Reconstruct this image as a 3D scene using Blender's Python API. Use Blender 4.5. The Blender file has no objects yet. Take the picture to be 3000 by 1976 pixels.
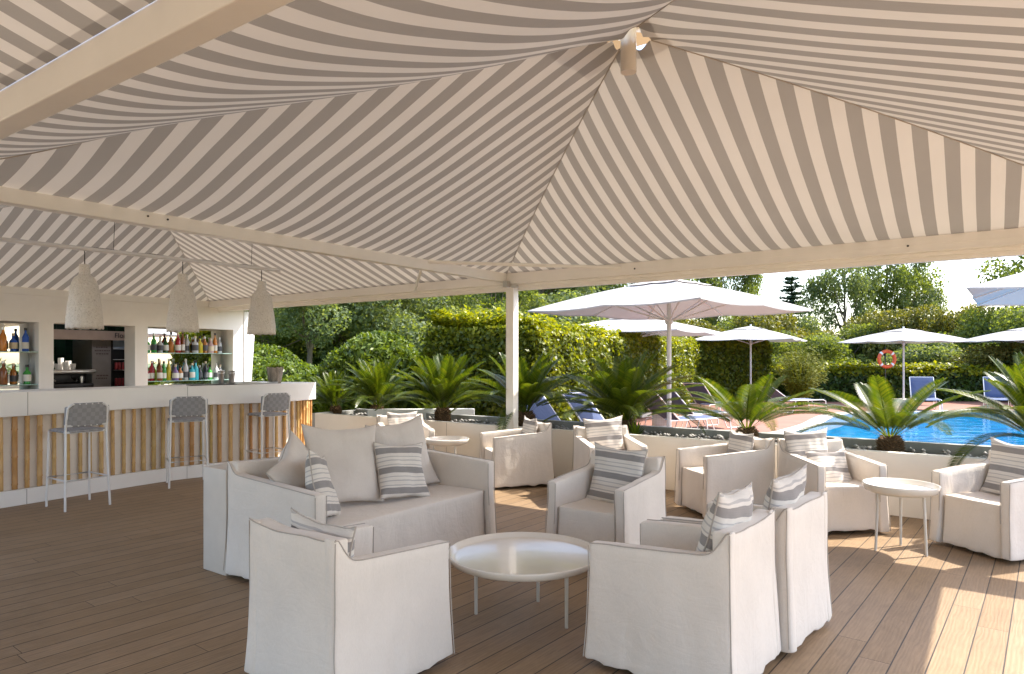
import bpy, math, random
import numpy as np
from mathutils import Vector, Matrix, noise
random.seed(7)
R = math.radians
S = bpy.context.scene
COL = S.collection
EYE = 1.5
F = 2000.0
C35, S35 = math.cos(R(35)), math.sin(R(35))
def ra(r, a, z=0.0): return Vector((r*C35+a*S35, -r*S35+a*C35, z))
def px(p, Y): return (p-1500)/F*Y
def rotz_of(fx, fy): return math.atan2(-fx, fy)

# ------------------------------------------------------------------ materials
MATS = {}
def nm(name):
    m = bpy.data.materials.new(name); m.use_nodes = True
    nt = m.node_tree; nt.nodes.clear()
    out = nt.nodes.new('ShaderNodeOutputMaterial')
    return m, nt, out
def node(nt, t, **k):
    n = nt.nodes.new(t)
    for a, b in k.items(): setattr(n, a, b)
    return n
def val(nt, op, a, b=None, c=None):
    n = nt.nodes.new('ShaderNodeMath'); n.operation = op
    for i, v in enumerate((a, b, c)):
        if v is None: continue
        if isinstance(v, (int, float)): n.inputs[i].default_value = v
        else: nt.links.new(v, n.inputs[i])
    return n.outputs[0]
def mixc(nt, fac, c1, c2, mode='MIX'):
    n = nt.nodes.new('ShaderNodeMix'); n.data_type = 'RGBA'; n.blend_type = mode
    for i, v in ((0, fac), (6, c1), (7, c2)):
        if isinstance(v, (int, float)): n.inputs[i].default_value = v
        elif isinstance(v, tuple): n.inputs[i].default_value = (*v[:3], 1)
        else: nt.links.new(v, n.inputs[i])
    return n.outputs[2]
def ramp(nt, fac, stops, const=False):
    n = nt.nodes.new('ShaderNodeValToRGB'); cr = n.color_ramp
    if const: cr.interpolation = 'CONSTANT'
    while len(cr.elements) < len(stops): cr.elements.new(.5)
    for e, (p, c) in zip(cr.elements, stops):
        e.position = p; e.color = (*c, 1) if len(c) == 3 else c
    nt.links.new(fac, n.inputs[0]); return n.outputs[0]
def noise_tex(nt, vec, scale, detail=4, rough=.55, dist=0):
    n = nt.nodes.new('ShaderNodeTexNoise')
    n.inputs['Scale'].default_value = scale; n.inputs['Detail'].default_value = detail
    n.inputs['Roughness'].default_value = rough; n.inputs['Distortion'].default_value = dist
    if vec is not None: nt.links.new(vec, n.inputs['Vector'])
    return n.outputs['Fac']
def bump(nt, h, strength=.2, dist=.01, normal=None):
    n = nt.nodes.new('ShaderNodeBump'); n.inputs['Strength'].default_value = strength
    n.inputs['Distance'].default_value = dist; nt.links.new(h, n.inputs['Height'])
    if normal is not None: nt.links.new(normal, n.inputs['Normal'])
    return n.outputs[0]
def objco(nt): return nt.nodes.new('ShaderNodeTexCoord').outputs['Object']
def mapping(nt, vec, scale=(1,1,1), rot=(0,0,0), loc=(0,0,0)):
    n = nt.nodes.new('ShaderNodeMapping'); nt.links.new(vec, n.inputs[0])
    n.inputs['Scale'].default_value = scale; n.inputs['Rotation'].default_value = rot; n.inputs['Location'].default_value = loc
    return n.outputs[0]
def principled(nt, out, color, rough=.6, metal=0, spec=.5, nrm=None, trans=0, coat=0, sheen=0, ior=1.45):
    p = nt.nodes.new('ShaderNodeBsdfPrincipled')
    if isinstance(color, tuple): p.inputs['Base Color'].default_value = (*color, 1)
    else: nt.links.new(color, p.inputs['Base Color'])
    if isinstance(rough, (int, float)): p.inputs['Roughness'].default_value = rough
    else: nt.links.new(rough, p.inputs['Roughness'])
    p.inputs['Metallic'].default_value = metal; p.inputs['Specular IOR Level'].default_value = spec
    p.inputs['Transmission Weight'].default_value = trans; p.inputs['Coat Weight'].default_value = coat
    p.inputs['Sheen Weight'].default_value = sheen; p.inputs['IOR'].default_value = ior
    if nrm is not None: nt.links.new(nrm, p.inputs['Normal'])
    nt.links.new(p.outputs[0], out.inputs[0]); return p

def M_plain(name, color, rough=.55, metal=0, var=.08, scale=6, bmp=0, bscale=60, spec=.5, trans=0, coat=0, ior=1.45):
    if name in MATS: return MATS[name]
    m, nt, out = nm(name); co = objco(nt)
    f = noise_tex(nt, co, scale, 5)
    c = ramp(nt, f, [(.3, tuple(x*(1-var) for x in color)), (.7, tuple(min(1, x*(1+var)) for x in color))])
    n = None
    if bmp: n = bump(nt, noise_tex(nt, co, bscale, 3), bmp, .005)
    principled(nt, out, c, rough, metal, spec, n, trans, coat, 0, ior)
    MATS[name] = m; return m

def M_cloth(name, color, weave=900, var=.05, transl=.0):
    if name in MATS: return MATS[name]
    m, nt, out = nm(name); co = objco(nt)
    f = noise_tex(nt, co, 3, 4)
    f2 = noise_tex(nt, mapping(nt, co, (1,1,.25)), 260, 2)
    c = ramp(nt, f, [(.3, tuple(x*(1-var) for x in color)), (.7, tuple(min(1,x*(1+var)) for x in color))])
    c = mixc(nt, .10, c, ramp(nt, f2, [(.3, (.45,.43,.40)), (.7, (1,1,1))]), 'MULTIPLY')
    wr = noise_tex(nt, mapping(nt, co, (1,1,.45)), 7, 5, .55, 1.6)
    n = bump(nt, wr, .28, .022)
    n = bump(nt, noise_tex(nt, mapping(nt, co, (1,1,2.2)), 4, 4, .6, 2.5), .15, .02, n)
    n = bump(nt, f2, .18, .002, n)
    principled(nt, out, c, .9, 0, .15, n, 0, 0, .25)
    MATS[name] = m; return m

def stripe_pattern(nt, coord, period, duty, soft=.004):
    u = val(nt, 'FRACT', val(nt, 'ADD', val(nt, 'DIVIDE', coord, period), .25))
    return val(nt, 'GREATER_THAN', u, duty)

def M_awning():
    m, nt, out = nm('striped_awning'); co = objco(nt)
    sx = node(nt, 'ShaderNodeSeparateXYZ'); nt.links.new(co, sx.inputs[0])
    wob = val(nt, 'MULTIPLY', val(nt, 'SUBTRACT', noise_tex(nt, co, 1.2, 2), .5), .012)
    u = val(nt, 'ADD', sx.outputs[0], wob)
    s = stripe_pattern(nt, u, .192, .49)
    f = noise_tex(nt, co, .9, 5)
    cream = ramp(nt, f, [(.3, (.69,.67,.645)), (.7, (.745,.725,.70))])
    taupe = ramp(nt, f, [(.3, (.35,.336,.322)), (.7, (.385,.37,.355))])
    c = mixc(nt, s, cream, taupe)
    w = noise_tex(nt, mapping(nt, co, (1.2, .35, 1)), 2.2, 4, .5, .8)
    n = bump(nt, w, .35, .05)
    n = bump(nt, noise_tex(nt, co, 400, 2), .06, .002, n)
    d = node(nt, 'ShaderNodeBsdfDiffuse'); nt.links.new(c, d.inputs[0]); nt.links.new(n, d.inputs['Normal'])
    t = node(nt, 'ShaderNodeBsdfTranslucent'); nt.links.new(mixc(nt, 1.0, c, (1,.9,.78), 'MULTIPLY'), t.inputs[0])
    mx = node(nt, 'ShaderNodeMixShader'); mx.inputs[0].default_value = .075
    nt.links.new(d.outputs[0], mx.inputs[1]); nt.links.new(t.outputs[0], mx.inputs[2])
    nt.links.new(mx.outputs[0], out.inputs[0]); MATS['awning'] = m; return m

def M_parasol():
    m, nt, out = nm('parasol_cloth'); co = objco(nt)
    c = ramp(nt, noise_tex(nt, co, 2, 4), [(.3, (.455,.44,.425)), (.7, (.51,.495,.48))])
    d = node(nt, 'ShaderNodeBsdfDiffuse'); nt.links.new(c, d.inputs[0])
    nt.links.new(bump(nt, noise_tex(nt, co, 3, 3), .2, .03), d.inputs['Normal'])
    t = node(nt, 'ShaderNodeBsdfTranslucent'); nt.links.new(c, t.inputs[0])
    mx = node(nt, 'ShaderNodeMixShader'); mx.inputs[0].default_value = .09
    nt.links.new(d.outputs[0], mx.inputs[1]); nt.links.new(t.outputs[0], mx.inputs[2])
    nt.links.new(mx.outputs[0], out.inputs[0]); MATS['parasol'] = m; return m

def M_leaf(name, c1, c2, c3, transl=.35, rough=.45, big=.25):
    m, nt, out = nm(name)
    g = node(nt, 'ShaderNodeNewGeometry')
    f = noise_tex(nt, objco(nt), big*4, 3)
    k = val(nt, 'ADD', val(nt, 'MULTIPLY', g.outputs['Random Per Island'], .6), val(nt, 'MULTIPLY', f, .4))
    c = ramp(nt, k, [(.15, c1), (.5, c2), (.85, c3)])
    p = nt.nodes.new('ShaderNodeBsdfPrincipled'); nt.links.new(c, p.inputs['Base Color'])
    p.inputs['Roughness'].default_value = rough; p.inputs['Specular IOR Level'].default_value = .35
    t = node(nt, 'ShaderNodeBsdfTranslucent')
    nt.links.new(mixc(nt, 1.0, c, (1.5,1.35,.35), 'MULTIPLY'), t.inputs[0])
    mx = node(nt, 'ShaderNodeMixShader'); mx.inputs[0].default_value = transl
    nt.links.new(p.outputs[0], mx.inputs[1]); nt.links.new(t.outputs[0], mx.inputs[2])
    nt.links.new(mx.outputs[0], out.inputs[0]); MATS[name] = m; return m

def M_deck():
    m, nt, out = nm('deck_boards'); co = objco(nt)
    v = mapping(nt, co, rot=(0, 0, R(38.3)))     # local x across boards, y along
    sx = node(nt, 'ShaderNodeSeparateXYZ'); nt.links.new(v, sx.inputs[0])
    W = .1462
    u = val(nt, 'DIVIDE', val(nt, 'ADD', sx.outputs[0], .035), W)
    idx = val(nt, 'FLOOR', u); fu = val(nt, 'FRACT', u)
    wn = node(nt, 'ShaderNodeTexWhiteNoise', noise_dimensions='1D'); nt.links.new(idx, wn.inputs['W'])
    rnd = wn.outputs['Value']
    L = 2.6
    vv = val(nt, 'DIVIDE', val(nt, 'ADD', sx.outputs[1], val(nt, 'MULTIPLY', rnd, 7.3)), L)
    fv = val(nt, 'FRACT', vv); iv = val(nt, 'FLOOR', vv)
    wn2 = node(nt, 'ShaderNodeTexWhiteNoise', noise_dimensions='2D')
    cb = node(nt, 'ShaderNodeCombineXYZ'); nt.links.new(idx, cb.inputs[0]); nt.links.new(iv, cb.inputs[1])
    nt.links.new(cb.outputs[0], wn2.inputs['Vector'])
    gw = .022
    g1 = val(nt, 'MAXIMUM', val(nt, 'LESS_THAN', fu, gw), val(nt, 'GREATER_THAN', fu, 1-gw))
    g2 = val(nt, 'LESS_THAN', fv, .0012)
    gap = val(nt, 'MAXIMUM', g1, g2)
    cb2 = node(nt, 'ShaderNodeCombineXYZ')
    nt.links.new(val(nt, 'ADD', sx.outputs[0], val(nt, 'MULTIPLY', wn2.outputs['Value'], 11)), cb2.inputs[0])
    nt.links.new(sx.outputs[1], cb2.inputs[1]); nt.links.new(wn2.outputs['Value'], cb2.inputs[2])
    grain = noise_tex(nt, mapping(nt, cb2.outputs[0], (26, 3.2, 1)), 1, 5, .62, 1.6)
    wave = node(nt, 'ShaderNodeTexWave'); wave.inputs['Scale'].default_value = 16; wave.inputs['Distortion'].default_value = 9
    wave.inputs['Detail'].default_value = 3; wave.inputs['Detail Scale'].default_value = 1.1
    nt.links.new(mapping(nt, cb2.outputs[0], (1, .16, 1)), wave.inputs['Vector'])
    base = ramp(nt, wn2.outputs['Value'], [(0, (.275,.187,.108)), (.5, (.297,.205,.122)), (1, (.32,.224,.138))])
    c = mixc(nt, .55, base, ramp(nt, grain, [(.3, (.72,.70,.67)), (.7, (1.12,1.1,1.08))]), 'MULTIPLY')
    c = mixc(nt, .22, c, ramp(nt, wave.outputs['Fac'], [(.35, (.78,.76,.73)), (.55, (1.12,1.12,1.12))]), 'MULTIPLY')
    big = noise_tex(nt, co, .8, 4)
    c = mixc(nt, .35, c, ramp(nt, big, [(.3, (.8,.8,.8)), (.7, (1.1,1.1,1.1))]), 'MULTIPLY')
    spk = node(nt, 'ShaderNodeTexVoronoi'); spk.inputs['Scale'].default_value = 5.5; nt.links.new(co, spk.inputs['Vector'])
    c = mixc(nt, val(nt, 'MULTIPLY', val(nt, 'LESS_THAN', spk.outputs['Distance'], .035), .55), c, (.13,.10,.07))
    scf = noise_tex(nt, mapping(nt, co, (1,1,1), (0,0,R(70))), 2.6, 6, .7, 1.2)
    c = mixc(nt, .35, c, ramp(nt, scf, [(.38, (.82,.81,.79)), (.5, (1,1,1)), (.66, (1.16,1.14,1.12))]), 'MULTIPLY')
    c = mixc(nt, gap, c, (.045,.034,.026))
    h = val(nt, 'SUBTRACT', val(nt, 'MULTIPLY', wave.outputs['Fac'], .25), val(nt, 'MULTIPLY', gap, 1.0))
    n = bump(nt, h, .35, .005)
    principled(nt, out, c, .55, 0, .35, n); MATS['deck'] = m; return m

def M_pillow_stripe():
    m, nt, out = nm('striped_cushion'); co = objco(nt)
    sx = node(nt, 'ShaderNodeSeparateXYZ'); nt.links.new(co, sx.inputs[0])
    z = val(nt, 'ADD', sx.outputs[2], val(nt, 'MULTIPLY', val(nt, 'SUBTRACT', noise_tex(nt, co, 6, 2), .5), .012))
    u = val(nt, 'FRACT', val(nt, 'DIVIDE', val(nt, 'ADD', z, .5), .155))
    cr, gy, md = (.70,.65,.59), (.285,.265,.255), (.47,.44,.42)
    c = ramp(nt, u, [(0, gy), (.30, cr), (.38, md), (.43, cr), (.60, md), (.66, cr), (.80, md), (.84, cr)], True)
    thr = noise_tex(nt, mapping(nt, co, (1.5, 1, 60)), 6, 3)
    c = mixc(nt, .35, c, ramp(nt, thr, [(.3, (.75,.75,.75)), (.7, (1.1,1.1,1.1))]), 'MULTIPLY')
    n = bump(nt, noise_tex(nt, co, 12, 4), .35, .012)
    principled(nt, out, c, .9, 0, .15, n, 0, 0, .2); MATS['pstripe'] = m; return m

def M_weave():
    m, nt, out = nm('woven_straps'); co = objco(nt)
    ck = node(nt, 'ShaderNodeTexChecker'); ck.inputs['Scale'].default_value = 1/.041
    nt.links.new(mapping(nt, co, loc=(.0205, .5, .012)), ck.inputs['Vector'])
    ck.inputs['Color1'].default_value = (.27,.265,.27,1); ck.inputs['Color2'].default_value = (.315,.31,.315,1)
    n = bump(nt, ck.outputs['Fac'], .5, .004)
    n = bump(nt, noise_tex(nt, co, 500, 2), .2, .002, n)
    principled(nt, out, ck.outputs['Color'], .7, 0, .3, n); MATS['weave'] = m; return m

def M_bamboo():
    m, nt, out = nm('bamboo'); co = objco(nt)
    oi = node(nt, 'ShaderNodeObjectInfo')
    f = noise_tex(nt, mapping(nt, co, (8, 8, 2.5)), 3, 4)
    c1 = ramp(nt, oi.outputs['Random'], [(0, (.46,.23,.08)), (.35, (.60,.36,.14)), (.7, (.66,.44,.20)), (1, (.50,.35,.13))])
    c = mixc(nt, .6, c1, ramp(nt, f, [(.3, (.62,.55,.5)), (.7, (1.15,1.12,1.05))]), 'MULTIPLY')
    principled(nt, out, c, .38, 0, .5, bump(nt, f, .2, .004)); MATS['bamboo'] = m; return m

def M_tiles(name, color, grout, size, rough=.2, var=.3, gap=.03, plane='YZ', off=0.0):
    m, nt, out = nm(name); co = objco(nt)
    sx = node(nt, 'ShaderNodeSeparateXYZ'); nt.links.new(co, sx.inputs[0])
    i, j = {'YZ': (1, 2), 'XY': (0, 1), 'XZ': (0, 2)}[plane]
    u = val(nt, 'DIVIDE', sx.outputs[i], size); v = val(nt, 'DIVIDE', sx.outputs[j], size)
    fu, fv = val(nt, 'FRACT', u), val(nt, 'FRACT', v)
    g = val(nt, 'MAXIMUM', val(nt, 'LESS_THAN', fu, gap), val(nt, 'LESS_THAN', fv, gap))
    cb = node(nt, 'ShaderNodeCombineXYZ'); nt.links.new(val(nt, 'FLOOR', u), cb.inputs[0]); nt.links.new(val(nt, 'FLOOR', v), cb.inputs[1])
    wn = node(nt, 'ShaderNodeTexWhiteNoise', noise_dimensions='2D'); nt.links.new(cb.outputs[0], wn.inputs['Vector'])
    c = ramp(nt, wn.outputs['Value'], [(0, tuple(x*(1-var) for x in color)), (1, tuple(min(1,x*(1+var)) for x in color))])
    c = mixc(nt, .4, c, ramp(nt, noise_tex(nt, co, 1.2, 5), [(.3, (.8,.8,.8)), (.7, (1.1,1.1,1.1))]), 'MULTIPLY')
    c = mixc(nt, g, c, grout)
    principled(nt, out, c, rough, 0, .5, bump(nt, g, -.3, .004)); MATS[name] = m; return m

def M_water():
    m, nt, out = nm('pool_water'); co = objco(nt)
    f = noise_tex(nt, mapping(nt, co, (1, 1.8, 1)), 2.2, 4, .5, .8)
    c = ramp(nt, noise_tex(nt, co, .9, 4, .6, 1.5), [(.35, (.0,.13,.33)), (.55, (.0,.19,.43)), (.7, (.01,.25,.50))])
    principled(nt, out, c, .06, 0, .45, bump(nt, f, .30, .06), ior=1.33); MATS['water'] = m; return m

def M_bark(name, color):
    m, nt, out = nm(name); co = objco(nt)
    f = noise_tex(nt, mapping(nt, co, (6, 6, 1.3)), 4, 5, .65)
    c = ramp(nt, f, [(.3, tuple(x*.45 for x in color)), (.7, tuple(x*1.3 for x in color))])
    principled(nt, out, c, .9, 0, .2, bump(nt, f, .8, .03)); MATS[name] = m; return m

def M_plaster_lamp():
    m, nt, out = nm('paper_pulp_lampshade'); co = objco(nt)
    v = node(nt, 'ShaderNodeTexVoronoi'); v.inputs['Scale'].default_value = 55; nt.links.new(co, v.inputs['Vector'])
    f = noise_tex(nt, co, 45, 4)
    c = ramp(nt, val(nt, 'MULTIPLY', v.outputs['Distance'], f), [(.03, (.36,.31,.26)), (.09, (.74,.70,.65)), (.4, (.82,.78,.73))])
    n = bump(nt, f, .9, .02)
    principled(nt, out, c, .95, 0, .1, n); MATS['lampshade'] = m; return m

M_awning(); M_parasol(); M_deck(); M_pillow_stripe(); M_weave(); M_bamboo(); M_water(); M_plaster_lamp()
WHITE = M_plain('white_paint', (.86,.82,.765), .42, var=.03, scale=3, bmp=.08, bscale=25)
WALLW = M_plain('white_render_wall', (.87,.83,.78), .7, var=.04, scale=2.5, bmp=.2, bscale=90)
PANEL = M_plain('white_laminate', (.84,.81,.775), .38, var=.03, scale=2)
CREAM = M_plain('cream_render', (.86,.80,.71), .75, var=.05, scale=1.6, bmp=.25, bscale=120)
CONC = M_plain('grey_concrete', (.36,.36,.335), .85, var=.12, scale=5, bmp=.3, bscale=70)
LINEN = M_cloth('white_linen', (.76,.69,.612))
SEAM = M_cloth('grey_stitching', (.46,.405,.355))
TAUPE = M_cloth('taupe_linen', (.65,.59,.535))
PIPE = M_plain('white_tube', (.74,.72,.70), .35, var=.03)
ENAMEL = M_plain('cream_enamel', (.76,.70,.61), .2, var=.05, scale=4, bmp=.03, bscale=14, coat=.3)
LEG = M_plain('cream_leg_metal', (.64,.60,.53), .35, var=.03)
STEEL = M_plain('brushed_steel', (.55,.53,.50), .28, 1.0, var=.1)
DARKM = M_plain('dark_metal', (.035,.032,.03), .4, .3)
BLACKP = M_plain('black_plastic', (.02,.02,.02), .45)
MIRROR = M_plain('mirror_glass', (.86,.88,.86), .015, 1.0, var=.0)
SHELFG = M_plain('shelf_glass', (.35,.52,.47), .05, 0, var=.05)
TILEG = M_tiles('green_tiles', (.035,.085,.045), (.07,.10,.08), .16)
TERRA = M_tiles('terracotta_paving', (.28,.125,.085), (.21,.12,.09), .3, .8, .10, .03, 'XY')
COPING = M_plain('pale_stone_coping', (.62,.56,.48), .7, var=.1, scale=8, bmp=.2)
MOSAIC = M_tiles('blue_mosaic', (.09,.20,.34), (.35,.42,.48), .05, .2, .5, .12, 'XY')
GRASS = M_plain('lawn', (.07,.11,.03), .95, var=.4, scale=1.2, bmp=.5, bscale=30)
SOIL = M_plain('planter_soil', (.10,.08,.06), .95, var=.4, scale=12, bmp=.6, bscale=50)
PEBBLE = M_plain('white_pebble', (.36,.345,.32), .7, var=.2, scale=12, bmp=.2)
BLUE = M_cloth('navy_sling', (.055,.078,.16))
ORANGE = M_plain('orange_lifebuoy', (.70,.11,.03), .45)
BARK = M_bark('tree_bark', (.20,.155,.11)); CYBARK = M_bark('cycad_trunk_scales', (.17,.11,.06))
POTW = M_bark('weathered_bark_pot', (.34,.29,.24))
WICK = M_tiles('white_wicker', (.78,.76,.74), (.60,.58,.56), .045, .7, .05, .10, 'XZ')
L_CYC = M_leaf('cycad_leaflets', (.024,.050,.006), (.055,.092,.009), (.115,.135,.013), .40, .36)
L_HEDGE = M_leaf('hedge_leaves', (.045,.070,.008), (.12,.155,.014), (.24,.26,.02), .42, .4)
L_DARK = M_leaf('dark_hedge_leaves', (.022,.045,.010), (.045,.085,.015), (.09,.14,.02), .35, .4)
L_BUSH = M_leaf('shrub_leaves', (.06,.10,.012), (.11,.165,.02), (.18,.24,.03), .40, .4)
L_TREE = M_leaf('tree_leaves', (.075,.115,.03), (.14,.185,.05), (.21,.26,.08), .55, .6)
L_TREE2 = M_leaf('grey_green_leaves', (.085,.13,.06), (.15,.20,.10), (.23,.28,.14), .52, .6)
L_TREE3 = M_leaf('olive_yellow_leaves', (.07,.08,.015), (.14,.15,.03), (.23,.22,.06), .38, .5)
L_CON = M_leaf('conifer_needles', (.02,.045,.022), (.035,.07,.035), (.055,.09,.05), .1, .6)
L_BAMB = M_leaf('bamboo_leaves', (.07,.09,.004), (.13,.15,.006), (.20,.20,.010), .35, .75)
L_TOP = M_leaf('sunlit_hedge_shoots', (.10,.14,.008), (.20,.23,.012), (.33,.33,.02), .45, .4)  # shoots on the hedge tops, with the sunlight on them put into the colour

# ------------------------------------------------------------------ mesh builder
class MB:
    def __init__(s): s.v = []; s.f = []; s.sm = []
    def add(s, verts, faces, smooth=False, M=None):
        o = len(s.v)
        for p in verts:
            p = Vector(p); s.v.append(tuple(M @ p) if M is not None else tuple(p))
        for f in faces: s.f.append(tuple(i+o for i in f)); s.sm.append(smooth)
        return s
    def box(s, lo, hi, M=None):
        x0,y0,z0 = lo; x1,y1,z1 = hi
        v = [(x0,y0,z0),(x1,y0,z0),(x1,y1,z0),(x0,y1,z0),(x0,y0,z1),(x1,y0,z1),(x1,y1,z1),(x0,y1,z1)]
        return s.add(v, [(3,2,1,0),(4,5,6,7),(0,1,5,4),(1,2,6,5),(2,3,7,6),(3,0,4,7)], False, M)
    def rbox(s, lo, hi, r=.02, n=(6,6,6), warp=None, M=None):
        lo = Vector(lo); hi = Vector(hi); c = (lo+hi)/2; h = (hi-lo)/2; r = min(r, *h)
        idx = {}; V = []; Fc = []
        def coords(k):
            m = n[k]; t = [-h[k], -h[k]+r*.3, -h[k]+r] + [(-h[k]+r)+(2*(h[k]-r))*i/m for i in range(1, m)] + [h[k]-r, h[k]-r*.3, h[k]]
            return t
        T = [coords(0), coords(1), coords(2)]
        def vert(i, j, k):
            key = (i, j, k)
            if key in idx: return idx[key]
            p = Vector((T[0][i], T[1][j], T[2][k]))
            q = Vector((max(-(h[0]-r), min(h[0]-r, p[0])), max(-(h[1]-r), min(h[1]-r, p[1])), max(-(h[2]-r), min(h[2]-r, p[2]))))
            d = p-q
            if d.length > 1e-9: p = q + d.normalized()*r
            p = p+c
            if warp: p = Vector(warp(p.x, p.y, p.z))
            idx[key] = len(V); V.append(p); return idx[key]
        L = [len(t)-1 for t in T]
        for i in range(L[0]):
            for j in range(L[1]):
                Fc.append((vert(i,j,0), vert(i,j+1,0), vert(i+1,j+1,0), vert(i+1,j,0)))
                Fc.append((vert(i,j,L[2]), vert(i+1,j,L[2]), vert(i+1,j+1,L[2]), vert(i,j+1,L[2])))
        for i in range(L[0]):
            for k in range(L[2]):
                Fc.append((vert(i,0,k), vert(i+1,0,k), vert(i+1,0,k+1), vert(i,0,k+1)))
                Fc.append((vert(i,L[1],k), vert(i,L[1],k+1), vert(i+1,L[1],k+1), vert(i+1,L[1],k)))
        for j in range(L[1]):
            for k in range(L[2]):
                Fc.append((vert(0,j,k), vert(0,j,k+1), vert(0,j+1,k+1), vert(0,j+1,k)))
                Fc.append((vert(L[0],j,k), vert(L[0],j+1,k), vert(L[0],j+1,k+1), vert(L[0],j,k+1)))
        return s.add(V, Fc, True, M)
    def tube(s, pts, rad, seg=8, closed=False, caps=True, M=None):
        pts = [Vector(p) for p in pts]; n = len(pts); V = []; Fc = []
        rads = rad if isinstance(rad, (list, tuple)) else [rad]*n
        prev = None
        for i, p in enumerate(pts):
            if closed: t = pts[(i+1) % n]-pts[i-1]
            elif i == 0: t = pts[1]-pts[0]
            elif i == n-1: t = pts[-1]-pts[-2]
            else: t = pts[i+1]-pts[i-1]
            t.normalize()
            if prev is None:
                up = Vector((0,0,1)) if abs(t.z) < .9 else Vector((1,0,0)); x = t.cross(up).normalized()
            else:
                x = (prev-t*prev.dot(t)); x = x.normalized() if x.length > 1e-6 else t.orthogonal().normalized()
            prev = x; y = t.cross(x)
            for k in range(seg):
                a = 2*math.pi*k/seg; V.append(p+(x*math.cos(a)+y*math.sin(a))*rads[i])
        for i in range(n if closed else n-1):
            j = (i+1) % n
            for k in range(seg):
                l = (k+1) % seg; Fc.append((i*seg+k, i*seg+l, j*seg+l, j*seg+k))
        s.add(V, Fc, True, M)
        if caps and not closed:
            s.add(V[:seg], [tuple(range(seg))[::-1]], False, M); s.add(V[-seg:], [tuple(range(seg))], False, M)
        return s
    def lathe(s, prof, seg=24, c=(0,0,0), fn=None, M=None, caps=True):
        V = []; Fc = []; c = Vector(c)
        for i, (r, z) in enumerate(prof):
            for k in range(seg):
                a = 2*math.pi*k/seg; p = Vector((r*math.cos(a), r*math.sin(a), z))
                if fn: p = Vector(fn(p, i, k))
                V.append(p+c)
        for i in range(len(prof)-1):
            for k in range(seg):
                l = (k+1) % seg; Fc.append((i*seg+k, i*seg+l, (i+1)*seg+l, (i+1)*seg+k))
        s.add(V, Fc, True, M)
        if caps:
            if prof[0][0] > 1e-4: s.add(V[:seg], [tuple(range(seg))[::-1]], False, M)
            if prof[-1][0] > 1e-4: s.add(V[-seg:], [tuple(range(seg))], False, M)
        return s
    def prism(s, poly, z0, z1, M=None):
        n = len(poly); V = [(p[0], p[1], z0) for p in poly]+[(p[0], p[1], z1) for p in poly]
        Fc = [tuple(range(n))[::-1], tuple(range(n, 2*n))]+[(i, (i+1) % n, (i+1) % n+n, i+n) for i in range(n)]
        return s.add(V, Fc, False, M)
    def grid(s, fn, nu, nv, smooth=True, M=None, flip=False):
        V = [fn(i/nu, j/nv) for j in range(nv+1) for i in range(nu+1)]
        Fc = []
        for j in range(nv):
            for i in range(nu):
                q = (j*(nu+1)+i, j*(nu+1)+i+1, (j+1)*(nu+1)+i+1, (j+1)*(nu+1)+i)
                Fc.append(q[::-1] if flip else q)
        return s.add(V, Fc, smooth, M)
    def build(s, name, mat, parent=None, loc=None, rot=None, bevel=0):
        me = bpy.data.meshes.new(name); me.from_pydata(s.v, [], s.f)
        me.polygons.foreach_set('use_smooth', s.sm); me.materials.append(mat); me.update()
        o = bpy.data.objects.new(name, me); COL.objects.link(o)
        if parent is not None: o.parent = parent
        if loc is not None: o.location = loc
        if rot is not None: o.rotation_euler = rot
        if bevel:
            b = o.modifiers.new('bevel', 'BEVEL'); b.width = bevel; b.segments = 2; b.limit_method = 'ANGLE'; b.angle_limit = R(40)
        return o
def tag(o, label=None, cat=None, group=None, kind=None):
    if label: o['label'] = label
    if cat: o['category'] = cat
    if group: o['group'] = group
    if kind: o['kind'] = kind
    return o
def thing(name, label, cat, loc=(0,0,0), rz=0, group=None):
    o = bpy.data.objects.new(name, None); COL.objects.link(o); o.empty_display_size = .2
    o.location = loc; o.rotation_euler = (0,0,rz); return tag(o, label, cat, group)
def copy_tree(o, label, loc=None, rz=None, scale=None):
    def rec(a, par):
        c = a.copy(); COL.objects.link(c); c.parent = par
        for ch in list(a.children): rec(ch, c)
        return c
    kids = [c for c in bpy.data.objects if c.parent == o]
    c = rec(o, None)
    c['label'] = label
    if loc is not None: c.location = loc
    if rz is not None: c.rotation_euler = (0,0,rz)
    if scale is not None: c.scale = scale
    return c
def fast_mesh(name, V, Q, mat, parent=None, loc=None):
    me = bpy.data.meshes.new(name)
    V = np.asarray(V, dtype=np.float32); Q = np.asarray(Q, dtype=np.int32); k = Q.shape[1]
    me.vertices.add(len(V)); me.vertices.foreach_set('co', V.ravel())
    me.loops.add(Q.size); me.loops.foreach_set('vertex_index', Q.ravel())
    me.polygons.add(len(Q)); me.polygons.foreach_set('loop_start', np.arange(0, Q.size, k, dtype=np.int32))
    me.polygons.foreach_set('loop_total', np.full(len(Q), k, dtype=np.int32))
    me.materials.append(mat); me.update(calc_edges=True); me.validate()
    o = bpy.data.objects.new(name, me); COL.objects.link(o)
    if parent is not None: o.parent = parent
    if loc is not None: o.location = loc
    return o
SUN, SKY, EXPO = 2.5, .13, 2.12
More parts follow.
